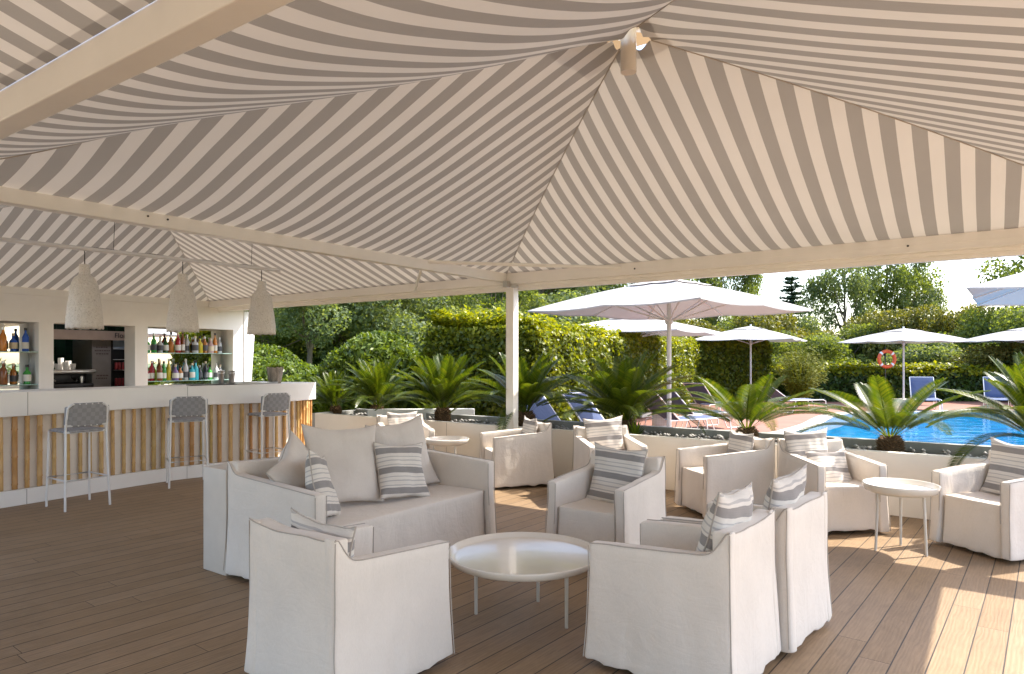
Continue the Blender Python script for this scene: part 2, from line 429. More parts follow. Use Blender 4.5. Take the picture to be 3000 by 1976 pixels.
# ------------------------------------------------------------------ ground, deck, pool
rng = np.random.default_rng(5)
g = MB().add([(-300,-120,-.06),(300,-120,-.06),(300,500,-.06),(-300,500,-.06)], [(0,1,2,3)]).build('ground', GRASS); tag(g, kind='structure')
MB().prism([(-26,-30),(14,-30),(14,-1),(9,6.0),(1,9),(-20,13),(-26,6)], -.058, -.045).build('paving', M_tiles('beige_paving', (.50,.42,.33), (.36,.30,.24), .5, .8, .08, .02, 'XY'))['kind'] = 'structure'
def rapoly(pts): return [tuple(ra(r, a).xy) for r, a in pts]
dk = MB().prism(rapoly([(-13,-6.5),(7.5,-6.5),(7.5,7.5),(-13,7.5)]), -.05, 0).build('deck', MATS['deck']); tag(dk, kind='structure')
tp = MB().prism(rapoly([(-7.5,8.56),(9,8.56)])+[(17,9),(40,8),(40,25),(6.4,25),(3.2,19),(-3,13.2)], -.055, -.01).build('terracotta_terrace', TERRA); tag(tp, kind='structure')
pool = [(5.0,13.2),(5.9,14.2),(7.0,15.6),(8.0,17.2),(9.0,18.6),(10.4,19.3),(13,19.7),(20,20.2),(26,19),(26,8),(14,5.2),(9.6,7.4),(7.6,9.3),(6.1,11.2),(5.2,12.4)]
def cr_closed(P, n=6):
    out = []; N = len(P); P = [Vector((p[0], p[1], 0)) for p in P]
    for i in range(N):
        p0, p1, p2, p3 = P[i-1], P[i], P[(i+1) % N], P[(i+2) % N]
        for k in range(n):
            t = k/n; out.append(.5*((2*p1)+(p2-p0)*t+(2*p0-5*p1+4*p2-p3)*t*t+(3*p1-p0-3*p2+p3)*t**3))
    return out
pc = cr_closed(pool)
cen = Vector((14, 13, 0))
def scaled(P, d): return [p+(p-cen).normalized()*d for p in P]
def ring(P1, P2, z1, z2):
    m = MB(); n = len(P1)
    V = [(p.x, p.y, z1) for p in P1]+[(p.x, p.y, z2) for p in P2]
    m.add(V, [(i, (i+1) % n, (i+1) % n+n, i+n) for i in range(n)]); return m
ring(scaled(pc, .38), pc, .018, .014).build('pool_coping', COPING)['kind'] = 'structure'
rr = ring(pc, scaled(pc, -.55), .010, .004).build('pool_mosaic_ledge', MOSAIC); rr['kind'] = 'structure'
w = MB().prism([(p.x, p.y) for p in scaled(pc, -.5)], -.04, .006).build('pool_water', MATS['water']); w['kind'] = 'structure'

# ------------------------------------------------------------------ canopy frame
cf = thing('canopy_frame', 'white painted metal frame of beams, gutter and slim post carrying the striped awnings', 'pergola frame', (0,0,0), R(-35))
def beam(lo, hi, name='beam', mat=WHITE, b=.006): return MB().box(lo, hi).build(name, mat, cf, bevel=b)
def multi(name, boxes, mat=WHITE):
    m = MB()
    for lo, hi in boxes: m.box(lo, hi)
    return m.build(name, mat, cf, bevel=.005)
beam((-5.27,1.23,2.51),(-5.16,7.248,2.70))                        # between the two bays
beam((-13.0,1.127,2.512),(1.04,1.228,2.71))                      # near cross beam
beam((-12.1,7.25,2.485),(2.4,7.35,2.69))                         # eave beam
beam((1.042,-5.0,2.51),(1.12,7.248,2.70))                       # right hand beam
beam((-5.27,-5.0,2.51),(-5.16,1.125,2.70))
beam((-5.27,-5.11,2.512),(1.04,-5.01,2.647))
beam((-12.13,1.3,2.49),(-12.02,7.24,2.67))
multi('beam_lip', [((-12.05,7.243,2.488),(2.4,7.2495,2.50)),((-12.05,7.2465,2.545),(2.4,7.2496,2.552))])
multi('gutter', [((-12.1,7.353,2.455),(2.5,7.41,2.575)),((-12.1,7.413,2.415),(2.5,7.49,2.54)),((-12.1,7.40,2.545),(2.5,7.53,2.558))])
MB().box((-5.19,7.27,0),(-5.07,7.39,2.483)).build('post', WHITE, cf, bevel=.008)
MB().box((1.02,7.27,0),(1.14,7.39,2.483)).build('post', WHITE, cf, bevel=.008)
MB().box((-5.27,-5.12,0),(-5.15,-5.0,2.508)).build('post', WHITE, cf, bevel=.008)
MB().box((1.02,-5.12,0),(1.14,-5.0,2.508)).build('post', WHITE, cf, bevel=.008)
MB().tube([(-5.17,5.74,2.60),(-3.52,7.27,2.575)], .02, 8).build('brace', WHITE, cf)
MB().tube([(-5.26,5.74,2.56),(-6.80,7.27,2.50)], .02, 8).build('brace', WHITE, cf)
multi('bracket', [((-5.16,7.16,2.44),(-5.10,7.246,2.52)),((-5.055,7.2,2.43),(-4.97,7.246,2.47))], STEEL)
for x in (-3.35, -.62): MB().lathe([(.010,0),(.010,.006)], 8, (0,0,0), M=Matrix.Translation((x, 7.249, 2.55)) @ Matrix.Rotation(R(90),4,'X')).build('bolt', DARKM, cf)
for s_ in (2.62,2.77): MB().lathe([(.008,0),(.008,.005)], 8, M=Matrix.Translation((-5.159, s_, 2.575)) @ Matrix.Rotation(R(90),4,'Y')).build('bolt', DARKM, cf)
MB().box((-12.36,7.50,2.495),(-11.2,8.15,2.56)).build('soffit', WHITE, cf)

m_, nt_, out_ = nm('sunlit_peak_cap'); tb_ = node(nt_, 'ShaderNodeBsdfTranslucent'); tb_.inputs[0].default_value = (.16,.105,.055,1); nt_.links.new(tb_.outputs[0], out_.inputs[0]); MATS['cap'] = m_
def canopy(label, r0, r1, a0, a1, ap, za, ze, mids, sags, pole=True, name='striped_canopy'):
    t = thing(name, label, 'awning', (0,0,0), R(-35), 'striped tented awnings over the terrace')
    cs = [(r0,a0),(r1,a0),(r1,a1),(r0,a1)]
    for k in range(4):
        c0, c1 = Vector(cs[k]), Vector(cs[(k+1) % 4]); mid = (c0+c1)/2; ex = (c1-c0).normalized(); ey = Vector((-ex.y, ex.x)); L = (c1-c0).length
        A = Vector(ap)-mid; ax, ay = A.dot(ex), A.dot(ey)
        m0, m1 = mids[k], mids[(k+1) % 4]; sag = sags[k]
        def fn(u, v):
            vv = v*.962
            x = (-L/2+L*u)*(1-vv)+ax*vv; y = ay*vv
            hz = lambda mm: ze*(1-vv)+za*vv+4*mm*vv*(1-vv)-(.045*math.exp(-((vv-.12)/.14)**2) if mm < 0 else 0)
            z = hz(m0)*(1-u)+hz(m1)*u-sag*math.sin(math.pi*u)**.8*math.sin(math.pi*min(1, vv))**.8*(1.25-.5*vv)
            wr = noise.noise(Vector((x*.9, y*.6, k*3.1)))*.03*math.sin(math.pi*u)*math.sin(math.pi*v)
            if vv > .8: wr += .03*math.sin(u*9+k)*(vv-.8)/.2*(1-u)*u*4
            return (x, y, z+wr)
        MB().grid(fn, 40, 40).build('fabric_panel', MATS['awning'], t, loc=(mid.x, mid.y, 0), rot=(0,0,math.atan2(ex.y, ex.x)))
        # seam where this panel meets the next along the hip
        MB().tube([(c0.x*(1-v)+ap[0]*v, c0.y*(1-v)+ap[1]*v, ze*(1-v)+za*v+4*m0*v*(1-v)-(.045*math.exp(-((v-.12)/.14)**2) if m0 < 0 else 0)-.004) for v in [i/24*.962 for i in range(25)]], .0045, 5).build('hip_seam', SEAM, t)
    if pole:
        MB().lathe([(.052,-.27),(.054,-.265),(.054,.0),(.054,.12)], 24, (ap[0], ap[1], za)).build('peak_pole', ENAMEL, t)
        p = MB()
        for q in range(4):
            an = R(45+90*q); p.box((.0,-.02,-.03),(.16,.02,.0), Matrix.Translation((ap[0], ap[1], za+.05)) @ Matrix.Rotation(an,4,'Z'))
        p.build('peak_bracket', ENAMEL, t)
        MB().grid(lambda u, v: (ap[0]-.3+.6*u, ap[1]-.3+.6*v, za+.16-.12*max(abs(u-.5), abs(v-.5))*2), 4, 4).build('peak_cap', MATS['cap'], t)
    return t
canopy('striped tented awning over the sofa and coffee table, with a white pole at its peak', -5.16, 1.04, 1.228, 7.25, (-2.02,4.27), 3.73, 2.625, (-.03,.05,.06,.07), (.17,.06,.24,.09))
canopy('striped tented awning over the curved bar and its pendant lamps', -12.02, -5.27, 1.228, 7.25, (-8.6,4.27), 3.73, 2.60, (0,.04,.03,.03), (.06,.05,.06,.07), False)
canopy('striped awning filling the top left corner, in front of the big sloping beam', -5.16, 1.04, -5.0, 1.125, (-2.02,-1.9), 3.70, 2.64, (0,0,0,0), (.1,.1,.05,.1))

# ------------------------------------------------------------------ bar back wall, niches, kitchen
bw = thing('bar_wall', 'white back wall of the bar with two bottle niches and a serving hatch', 'wall', (0,0,0), R(-35))
r0, r1 = -12.37, -12.0
m = MB()
m.box((r0,2.2,0),(r1,7.956,1.04)); m.box((r0,2.2,2.08),(r1,7.956,2.488))
for a0_, a1_ in ((2.2,3.1),(4.434,4.635),(5.879,6.093),(7.727,7.956)): m.box((r0,a0_,1.04),(r1,a1_,2.08))
m.build('wall', WALLW, bw)
MB().add([(-12.3,7.958,0),(-11.985,7.958,0),(-11.985,8.04,0),(-12.3,8.04,0),(-12.3,7.958,2.45),(-11.985,7.958,2.45),(-11.985,8.22,2.45),(-12.3,8.22,2.45)], [(3,2,1,0),(4,5,6,7),(0,1,5,4),(1,2,6,5),(2,3,7,6),(3,0,4,7)]).build('end_buttress', M_plain('bright_white_paint', (.8,.8,.79), .5, var=.02), bw)
for a0_, a1_ in ((3.1,4.434),(6.093,7.727)):
    MB().box((r0-.03,a0_-.02,1.02),(r0-.004,a1_+.02,2.10)).build('mirror', MIRROR, bw)
    MB().box((r0,a0_+.003,1.042),(r1+.0,a1_-.003,1.046)).build('niche_sill', SHELFG, bw)
    for z in (1.115, 1.615):
        MB().box((r0+.01,a0_+.004,z),(r1-.02,a1_-.004,z+.012)).build('glass_shelf', SHELFG, bw)
kt = thing('kitchen', 'dim green tiled kitchen seen through the serving hatch', 'kitchen', (0,0,0), R(-35))
MB().box((-15.3,3.9,0),(-15.2,7.3,2.7)).build('back_wall', TILEG, kt)
MB().box((-15.2,3.8,0),(-12.40,3.9,2.7)).build('side_wall', TILEG, kt)
MB().box((-15.2,7.2,0),(-12.41,7.3,2.7)).build('side_wall', TILEG, kt)
MB().box((-15.3,3.8,2.7),(-12.40,7.3,2.8)).build('ceiling', WALLW, kt)
MB().box((-13.35,3.95,1.86),(-13.25,7.15,2.03)).build('lintel', M_plain('beige_lintel', (.42,.30,.22), .7), kt)
MB().box((-13.5,3.95,.0),(-12.5,5.7,1.0)).build('worktop', STEEL, kt, bevel=.005)
em = thing('espresso_machine', 'steel espresso machine with white cups on top, seen through the hatch', 'coffee machine', ra(-12.95,5.15,1.0), R(-35))
MB().rbox((-.25,-.42,.02),(.25,.38,.10), .02, (2,2,2)).build('drip_base', DARKM, em)
MB().rbox((-.25,-.42,.10),(-.02,.38,.27), .02, (2,2,2)).build('body', DARKM, em)
MB().rbox((-.28,-.44,.265),(.26,.42,.335), .03, (2,2,2)).build('cup_tray', STEEL, em)
for yy in (-.2,.12): MB().tube([(.02,yy,.2),(.1,yy,.17),(.2,yy,.15)], .012, 6).build('portafilter', STEEL, em)
MB().lathe([(.035,.09),(.045,.2),(.04,.22)], 12, (.1,.24,0)).build('milk_jug', STEEL, em)
k = 0
for (cx, cy, cz, h) in ((.0,-.3,.335,.09),(.05,-.2,.335,.1),(.02,-.09,.335,.1),(.0,.03,.335,.13),(.02,.14,.335,.10),(-.1,-.15,.335,.14),(-.1,.0,.335,.2),(-.08,.11,.335,.15)):
    m = MB().lathe([(.032,0),(.042,h*.5),(.044,h)], 12)
    o = m.build('cup', PANEL, None, loc=tuple(Vector(em.location)+ra(cx, cy, cz)))
    k += 1
    tag(o, f'white cup on the espresso machine, number {k} counting from the left' if False else ['white stacked cup at the left end of the espresso machine top','second white cup from the left in the front row on the espresso machine','middle white cup of the front row on the espresso machine','taller white cup right of the middle on the espresso machine','rightmost white cup of the front row on the espresso machine','white cup stack behind the second front cup on the machine','tallest white cup stack at the back of the espresso machine','rightmost white cup stack at the back of the espresso machine'][k-1], 'cup', 'white cups on the espresso machine')
fr = thing('tall_fridge', 'tall grey fridge beside a glass display door, seen through the hatch', 'fridge', (0,0,0), R(-35))
MB().box((-14.2,5.80,.1),(-13.4,6.13,1.86)).build('door', M_plain('grey_fridge_door', (.30,.26,.23), .5), fr, bevel=.01)
MB().box((-14.2,6.14,.1),(-13.42,6.6,2.0)).build('cabinet', DARKM, fr, bevel=.01)
for z in (1.3,1.5,1.7): MB().box((-13.418,6.17,z),(-13.39,6.5,z+.012)).build('shelf', PANEL, fr)
for z in (1.02,1.315):
    for q in range(5): MB().lathe([(.025,0),(.025,.13),(.015,.14)], 8, (-13.39+.03, 6.2+q*.06, z)).build('can', M_plain('red_cans', (.30,.03,.03), .35), fr)
MB().box((-13.418,6.17,1.72),(-13.40,6.5,1.86)).build('light_panel', M_plain('pale_blue_panel', (.45,.52,.62), .3), fr)
def text(name, body, size, mat, parent, M, ext=.001):
    cu = bpy.data.curves.new(name, 'FONT'); cu.body = body; cu.size = size; cu.extrude = ext; cu.align_x = 'CENTER'
    o = bpy.data.objects.new(name, cu); COL.objects.link(o); cu.materials.append(mat)
    bpy.context.view_layer.update(); me = bpy.data.meshes.new_from_object(o.evaluated_get(bpy.context.evaluated_depsgraph_get())); bpy.data.objects.remove(o)
    o = bpy.data.objects.new(name, me); COL.objects.link(o); o.parent = parent; o.matrix_local = M; return o
TM = lambda r, a, z: Matrix.Translation((r, a, z)) @ Matrix.Rotation(R(90),4,'Z') @ Matrix.Rotation(R(90),4,'X')
text('lettering', 'Flor', .13, DARKM, fr, TM(-13.24, 6.22, 1.91))
m = MB()
for z, w_ in ((1.72,.2),(1.66,.24),(1.60,.2),(1.2,.18),(1.15,.2)):
    x = -w_/2
    while x < w_/2:
        l = random.uniform(.02,.05); m.box((-13.399,5.965+x,z),(-13.396,5.965+x+l,z+.022)); x += l+.012
m.build('printed_lines', M_plain('dark_print', (.16,.10,.09), .5), fr)

# bottles
GL = {}
def glass(name, col, tr=.35): return M_plain('glass_'+name, tuple(min(.8, q*1.3+.01) for q in col), .08, 0, var=.06, trans=tr)
COLS = [('green',(.05,.35,.06)),('clear',(.62,.66,.66)),('amber',(.45,.16,.02)),('dark green',(.03,.12,.03)),('orange',(.75,.22,.03)),('whisky brown',(.25,.08,.02)),('yellow',(.75,.48,.03)),('blue',(.03,.12,.55)),('turquoise',(.05,.50,.62)),('red',(.40,.02,.03)),('black',(.015,.015,.02)),('violet',(.22,.14,.35)),('pink',(.70,.40,.38))]
CM = {n: glass(n.replace(' ','_'), c) for n, c in COLS}
LABM = [M_plain('paper_label', (.72,.69,.62), .6), M_plain('cream_label', (.66,.55,.38), .6), M_plain('dark_label', (.08,.08,.09), .5)]
PROFS = [
 [(.001,0),(.036,0),(.038,.01),(.038,.17),(.03,.20),(.014,.225),(.013,.29),(.015,.30)],
 [(.001,0),(.042,0),(.044,.01),(.043,.13),(.04,.16),(.015,.19),(.014,.26),(.016,.27)],
 [(.001,0),(.032,0),(.034,.01),(.034,.20),(.022,.235),(.012,.26),(.012,.32),(.014,.325)],
 [(.001,0),(.038,0),(.03,.02),(.042,.10),(.04,.15),(.016,.19),(.013,.25),(.015,.26)]]
ORD = ['first','second','third','fourth','fifth','sixth','seventh','eighth','ninth','tenth','eleventh','twelfth','thirteenth','fourteenth','fifteenth']
def row(seq, a0_, a1_, z, where):
    n = len(seq)
    for i, cn in enumerate(seq):
        a = a0_+(a1_-a0_)*(i+.5)/n; p = PROFS[(i*7+len(cn)) % 4]; sc = random.uniform(1.0,1.2); w = random.uniform(1.15,1.38)
        t = thing('bottle', f'{cn} glass bottle, {ORD[i]} from the left on the {where}', 'bottle', ra(-12.17+random.uniform(-.05,.06), a, z), random.uniform(0,6), 'bottles in the bar niches')
        MB().lathe([(r*w, h*sc) for r, h in p], 14).build('glass', CM[cn], t)
        rm = p[3][0]*w+.0012
        if i % 5 != 4: MB().lathe([(rm,.04*sc),(rm+.0005,.06*sc),(rm+.0005,.115*sc),(rm,.13*sc)], 14, caps=False).build('label_band', LABM[(i*3+len(cn)) % 3 if i % 3 else 0], t)
        r_, h_ = p[-1]; MB().lathe([(r_*w+.002,h_*sc-.035),(r_*w+.002,h_*sc+.006)], 10).build('cap', [DARKM, STEEL, LABM[1]][i % 3], t)
row(['green','green','clear','dark green','amber','red','whisky brown','clear','clear','yellow','amber','pink','orange','clear'], 6.12, 7.62, 1.628, 'upper shelf of the right niche')
row(['red','red','whisky brown','green','yellow','violet','amber','clear','turquoise','turquoise','black','black','green','clear','clear'], 6.12, 7.62, 1.128, 'lower shelf of the right niche')
row(['clear','amber','orange','orange','orange','blue','blue'], 3.30, 4.40, 1.628, 'upper shelf of the left niche')
row(['clear','amber','whisky brown','black','whisky brown','amber','green'], 3.30, 4.40, 1.128, 'lower shelf of the left niche')

# ------------------------------------------------------------------ bar counter
bar = thing('bar_counter', 'curved white bar counter with bamboo poles along its front', 'bar', (0,0,0))
fp = [(-7.1,3.9),(-5.95,5.6),(-5.15,6.87),(-4.62,7.80),(-4.24,8.42),(-3.84,8.82),(-3.36,9.20),(-3.05,9.62),(-2.90,10.10)]
def cr_open(P, n=10):
    P = [Vector((p[0], p[1], 0)) for p in P]; P = [2*P[0]-P[1]]+P+[2*P[-1]-P[-2]]; out = []
    for i in range(1, len(P)-2):
        p0, p1, p2, p3 = P[i-1:i+3]
        for k in range(n):
            t = k/n; out.append(.5*((2*p1)+(p2-p0)*t+(2*p0-5*p1+4*p2-p3)*t*t+(3*p1-p0-3*p2+p3)*t**3))
    out.append(P[-2]); return out
fc = cr_open(fp)
def offs(P, d):
    out = []
    for i, p in enumerate(P):
        t = (P[min(i+1, len(P)-1)]-P[max(i-1, 0)]).normalized(); out.append(p+Vector((-t.y, t.x, 0))*d)   # left of travel = into the bar
    return out
def strip(P, d0, d1, z0, z1):
    A, B = offs(P, d0), offs(P, d1); m = MB(); n = len(P)
    V = [(*p.xy, z0) for p in A]+[(*p.xy, z1) for p in A]+[(*p.xy, z0) for p in B]+[(*p.xy, z1) for p in B]
    Fc = []
    for i in range(n-1):
        Fc += [(i,i+1,n+i+1,n+i),(2*n+i+1,2*n+i,3*n+i,3*n+i+1),(n+i,n+i+1,3*n+i+1,3*n+i),(i+1,i,2*n+i,2*n+i+1)]
    Fc += [(0,n,3*n,2*n),(n-1,3*n-1,4*n-1,2*n-1)]
    m.add(V, Fc); return m
strip(fc, 0, .62, .92, 1.17).build('countertop', PANEL, bar, bevel=.006)
strip(fc, .075, .50, .165, .918).build('front_panel', M_plain('taupe_white_panel', (.80,.735,.665), .6, var=.04), bar)
strip(fc, .02, .55, 0, .163).build('plinth', PANEL, bar, bevel=.004)
# panel joints
def at_len(P, s):
    for i in range(len(P)-1):
        d = (P[i+1]-P[i]).length
        if s <= d: return P[i]+(P[i+1]-P[i])*(s/d), (P[i+1]-P[i]).normalized()
        s -= d
    return P[-1], (P[-1]-P[-2]).normalized()
tot = sum((fc[i+1]-fc[i]).length for i in range(len(fc)-1))
jn = MB()
for pxj in (72, 552):
    best = min(fc, key=lambda p: abs(1500+F*p.x/p.y-pxj)); i = fc.index(best); t = (fc[i+1]-fc[i-1]).normalized(); an = math.atan2(t.y, t.x)
    for z0_, z1_ in ((.925,1.165),(.003,.16)):
        dd = 0 if z0_ > .5 else -.02
        jn.box((-.0018,-.001+0,z0_),(.0018,.004,z1_), Matrix.Translation(best+Vector((-t.y,t.x,0))*(0 if z0_ > .5 else .02)) @ Matrix.Rotation(an,4,'Z') @ Matrix.Translation((0,-.002,0)))
jn.build('panel_joint', M_plain('dark_joint', (.25,.23,.21), .8), bar)  # thin dark strips marking the joints between panels
fi = offs(fc, .048); s = 1.6; totf = sum((fi[i+1]-fi[i]).length for i in range(len(fi)-1))
bi = 0
while s < totf-.02:
    p, t = at_len(fi, s); rad = random.choice([.020,.023,.026]); n = random.uniform(.20,.30); z = .168; ph = random.uniform(.02,.2)
    prof = [(rad,.168)]; zz = .168+ph
    while zz < .90:
        prof += [(rad*.98,zz-.012),(rad*1.12,zz-.003),(rad*1.12,zz+.003),(rad,zz+.012)]; zz += n
    prof += [(rad,.917)]
    MB().lathe(prof, 10, caps=False).build('bamboo_pole', MATS['bamboo'], bar, loc=(p.x, p.y, 0), rot=(random.uniform(-.008,.008), random.uniform(-.008,.008), random.uniform(0,6)))
    s += random.uniform(.105,.145) if s < totf-.42 else .065
def ctr(pxv, d=.2):
    best = min(fc, key=lambda p: abs(1500+F*p.x/p.y-pxv)); i = fc.index(best); t = (fc[min(i+1,len(fc)-1)]-fc[i-1]).normalized(); return best+Vector((-t.y,t.x,0))*d
for pv, lb in ((655,'left of the two steel cocktail shakers on the bar counter'),(684,'right of the two steel cocktail shakers on the bar counter')):
    p = ctr(pv, .15); t = thing('cocktail_shaker', lb, 'shaker', (p.x,p.y,1.181), 0, 'steel cocktail shakers')
    MB().lathe([(.001,0),(.03,0),(.032,.005),(.044,.17),(.046,.175),(.043,.176)], 18).build('cup', STEEL, t)
    MB().lathe([(.043,.13),(.047,.135),(.047,.15),(.043,.155)], 18, caps=False).build('rim', STEEL, t)
p = ctr(640,.16); MB().rbox((-.34,-.10,1.171),(.28,.10,1.18), .004, (2,2,1), M=Matrix.Translation((p.x,p.y,0)) @ Matrix.Rotation(R(45),4,'Z')).build('bar_mat', BLACKP); tag(bpy.data.objects['bar_mat'], 'black rubber bar mat under the steel shakers', 'mat')
p = ctr(770,.28); tr = thing('steel_tray', 'flat grey steel tray between the shakers and the plant pot on the bar', 'tray', (p.x,p.y,1.171), R(45))
MB().rbox((-.30,-.18,0),(.26,.18,.012), .005, (3,3,1)).build('base', STEEL, tr)
MB().tube([(-.30,-.18,.02),(.26,-.18,.02),(.26,.18,.02),(-.30,.18,.02)], .008, 6, closed=True).build('rim', STEEL, tr)
p = ctr(836,.2); pt = thing('bark_pot', 'weathered bark pot of small plants at the right end of the bar', 'plant pot', (p.x,p.y,1.171), 0)
MB().lathe([(.001,0),(.075,0),(.085,.05),(.105,.2),(.112,.225),(.095,.225),(.09,.2)], 20, fn=lambda q, i, k: (q.x*(1+.06*math.sin(k*1.9)), q.y*(1+.06*math.sin(k*1.9)), q.z+(.008*math.sin(k*2.7) if i > 3 else 0))).build('pot', POTW, pt)
m = MB()
for i in range(90):
    a = random.uniform(0,6.28); rr_ = random.uniform(.0,.09); x, y = rr_*math.cos(a), rr_*math.sin(a); h = random.uniform(.03,.10); dx, dy = math.cos(a)*.04, math.sin(a)*.04
    m.add([(x-.006,y,.2),(x+.006,y,.2),(x+dx,y+dy,.2+h)], [(0,1,2)])
m.build('foliage', L_BUSH, pt)
# ------------------------------------------------------------------ pendant lamps on their rail
RA_ = (-5.6,6.2); RB_ = (-3.17,9.10)
rl = thing('lamp_rail', 'thin white rail hung above the bar carrying the three pendant lamps', 'lighting rail', (0,0,0))
MB().tube([(-5.75,6.02,2.70),(-3.12,9.17,2.70)], .024, 10).build('rail', PIPE, rl)
m = MB()
for t in (.10,.50,.9):
    x, y = -5.75+2.63*t, 6.02+3.15*t; m.tube([(x,y,2.72),(x+.01,y+.01,3.05)], .003, 5)
m.build('hanger_wire', DARKM, rl)
MB().tube([(-4.62+.3*q, 7.38+.36*q, 2.722+.006*math.sin(q*5)) for q in [i/2 for i in range(10)]], .004, 5).build('cable', DARKM, rl)
def lamp(x, y, seed, label):
    t = thing('pendant_lamp', label, 'pendant lamp', (x,y,1.85), 0, 'pulp pendant lamps over the bar')
    prof = [(.178,0),(.172,.10),(.158,.24),(.140,.38),(.128,.46),(.108,.515),(.078,.55),(.058,.57),(.054,.60),(.053,.68),(.001,.685)]
    P = []
    for i in range(len(prof)-1):
        for q in range(4): P.append((prof[i][0]+(prof[i+1][0]-prof[i][0])*q/4, prof[i][1]+(prof[i+1][1]-prof[i][1])*q/4))
    P.append(prof[-1])
    def fn(p, i, k):
        n = noise.noise(Vector((p.x*22+seed, p.y*22, p.z*22)))*.006+noise.noise(Vector((p.x*60+seed, p.y*60, p.z*60)))*.004
        s_ = 1+n/max(.05, math.hypot(p.x, p.y)); dz = 0
        if i == 0: dz = -.012*abs(math.sin(k*2.3+seed))-.012*random.random()
        return (p.x*s_, p.y*s_, p.z+dz)
    o = MB().lathe(P, 56, fn=fn, caps=False).build('lamp_shade', MATS['lampshade'], t)
    sm = o.modifiers.new('thick', 'SOLIDIFY'); sm.thickness = .008
    MB().tube([(0,0,.68),(0,0,.85)], .005, 6).build('cord', DARKM, t)
    MB().lathe([(.03,.5),(.03,.6)], 10).build('lamp_holder', PANEL, t)
lamp(-4.62,7.38,1.3,'left, nearest pendant lamp of rough white pulp over the bar')
lamp(-3.95,8.19,4.1,'middle pendant lamp of rough white pulp over the bar')
lamp(-3.29,8.97,7.7,'right, farthest pendant lamp of rough white pulp, in front of the trees')

# ------------------------------------------------------------------ bar stools
def stool(label, c, f):
    t = thing('bar_stool', label, 'bar stool', (c[0], c[1], 0), rotz_of(*f), 'grey webbed bar stools along the bar')
    def leg(x, y0, y1, top, xt): MB().tube([(x, y0, 0),(xt, y1, top)], .012, 8).build('leg', PIPE, t)
    for sx in (-1, 1):
        leg(sx*.205, .215, .19, .775, sx*.19); leg(sx*.21, -.225, -.185, .80, sx*.19)
    for sx in (-1, 1):
        MB().tube([(sx*.19,-.185,.80),(sx*.19,-.20,.9),(sx*.185,-.225,1.02),(sx*.15,-.232,1.055)], .012, 8).build('back_post', PIPE, t)
    m = MB().tube([(-.19,.19,.775),(.19,.19,.775),(.19,-.185,.775),(-.19,-.185,.775)], .012, 8, closed=True)
    m.tube([(-.15,-.232,1.055),(.15,-.232,1.055)], .011, 8); m.tube([(-.19,-.19,.84),(.19,-.19,.84)], .011, 8); m.build('frame', PIPE, t)
    m = MB().tube([(-.203,.209,.30),(.203,.209,.30),(.206,-.21,.30),(-.206,-.21,.30)], .009, 8, closed=True); m.build('footrest', PIPE, t)
    m = MB().rbox((-.16,-.20,.768),(.16,.205,.798), .013, (4,4,1)); m.rbox((-.205,-.155,.771),(.205,.16,.795), .011, (4,4,1)); m.build('seat', MATS['weave'], t)
    cv = lambda x, y, z: (x, y-.205-(z-.84)*.14+abs(x)**2*.5, z)
    m = MB().rbox((-.145,-.016,.828),(.145,.016,1.068), .014, (6,1,4), cv); m.rbox((-.207,-.013,.85),(.207,.013,1.035), .012, (6,1,4), cv); m.build('backrest', MATS['weave'], t)
    m = MB()
    for i in range(6):
        for zz in (.838, 1.057): m.rbox((-.150+.058*i,-.021,zz-.006),(-.138+.058*i,.021,zz+.006), .003, (1,1,1), cv)
    m.build('strap_buckles', PIPE, t)
stool('leftmost bar stool, nearest to the camera, grey webbing on white tube legs', (-4.47,7.03), (-.82,.57))
stool('middle bar stool, its grey webbed back square to the camera', (-3.93,8.26), (-.5,.86))
stool('right bar stool, half hidden behind the sofa cushions', (-3.235,9.05), (-.75,.66))

# ------------------------------------------------------------------ slipcovered seating
def wr(x, y, z, seed, amp=.010):
    k = 1-min(1, z/.62)
    return 1.3*amp*(.35+k)*noise.noise(Vector((x*3.1+seed, y*3.1-seed, z*.9)))+.5*amp*noise.noise(Vector((x*9+seed, y*9, z*4)))+1.1*amp*k*noise.noise(Vector((x*13+seed, y*13, z*1.1)))
def hem(x, y, seed): return .006+abs(.026+.014*noise.noise(Vector((x*5+seed, y*5, 3.3)))+.016*noise.noise(Vector((x*15, y*15, seed))))
def cloth_warp(W, D, seed, top, flare=.02):
    def f(x, y, z):
        zt = top(x, y); zz = max(.004, hem(x, y, seed)+(zt-hem(x, y, seed))*z)
        k = (1-min(1, zz/.5))**1.5
        fx = x*(1+flare*2/W*k); fy = y*(1+flare*2/D*k)
        if flare:
            if abs(x) > W/2-.12 or abs(y) > D/2-.12:
                pass
        d = wr(x, y, zz, seed); e = wr(y+4, x-2, zz, seed+9)
        return (fx+d, fy+e, max(.003, zz+.3*d))
    return f
def armtop(D, H, arm, yb):
    def f(x, y):
        d = y+D/2; t = min(1, d/D); e = max(0, d-.012)
        return arm+.05*(1-t)+(H-arm-.05)*math.exp(-(e/.05)**1.7)
    return f
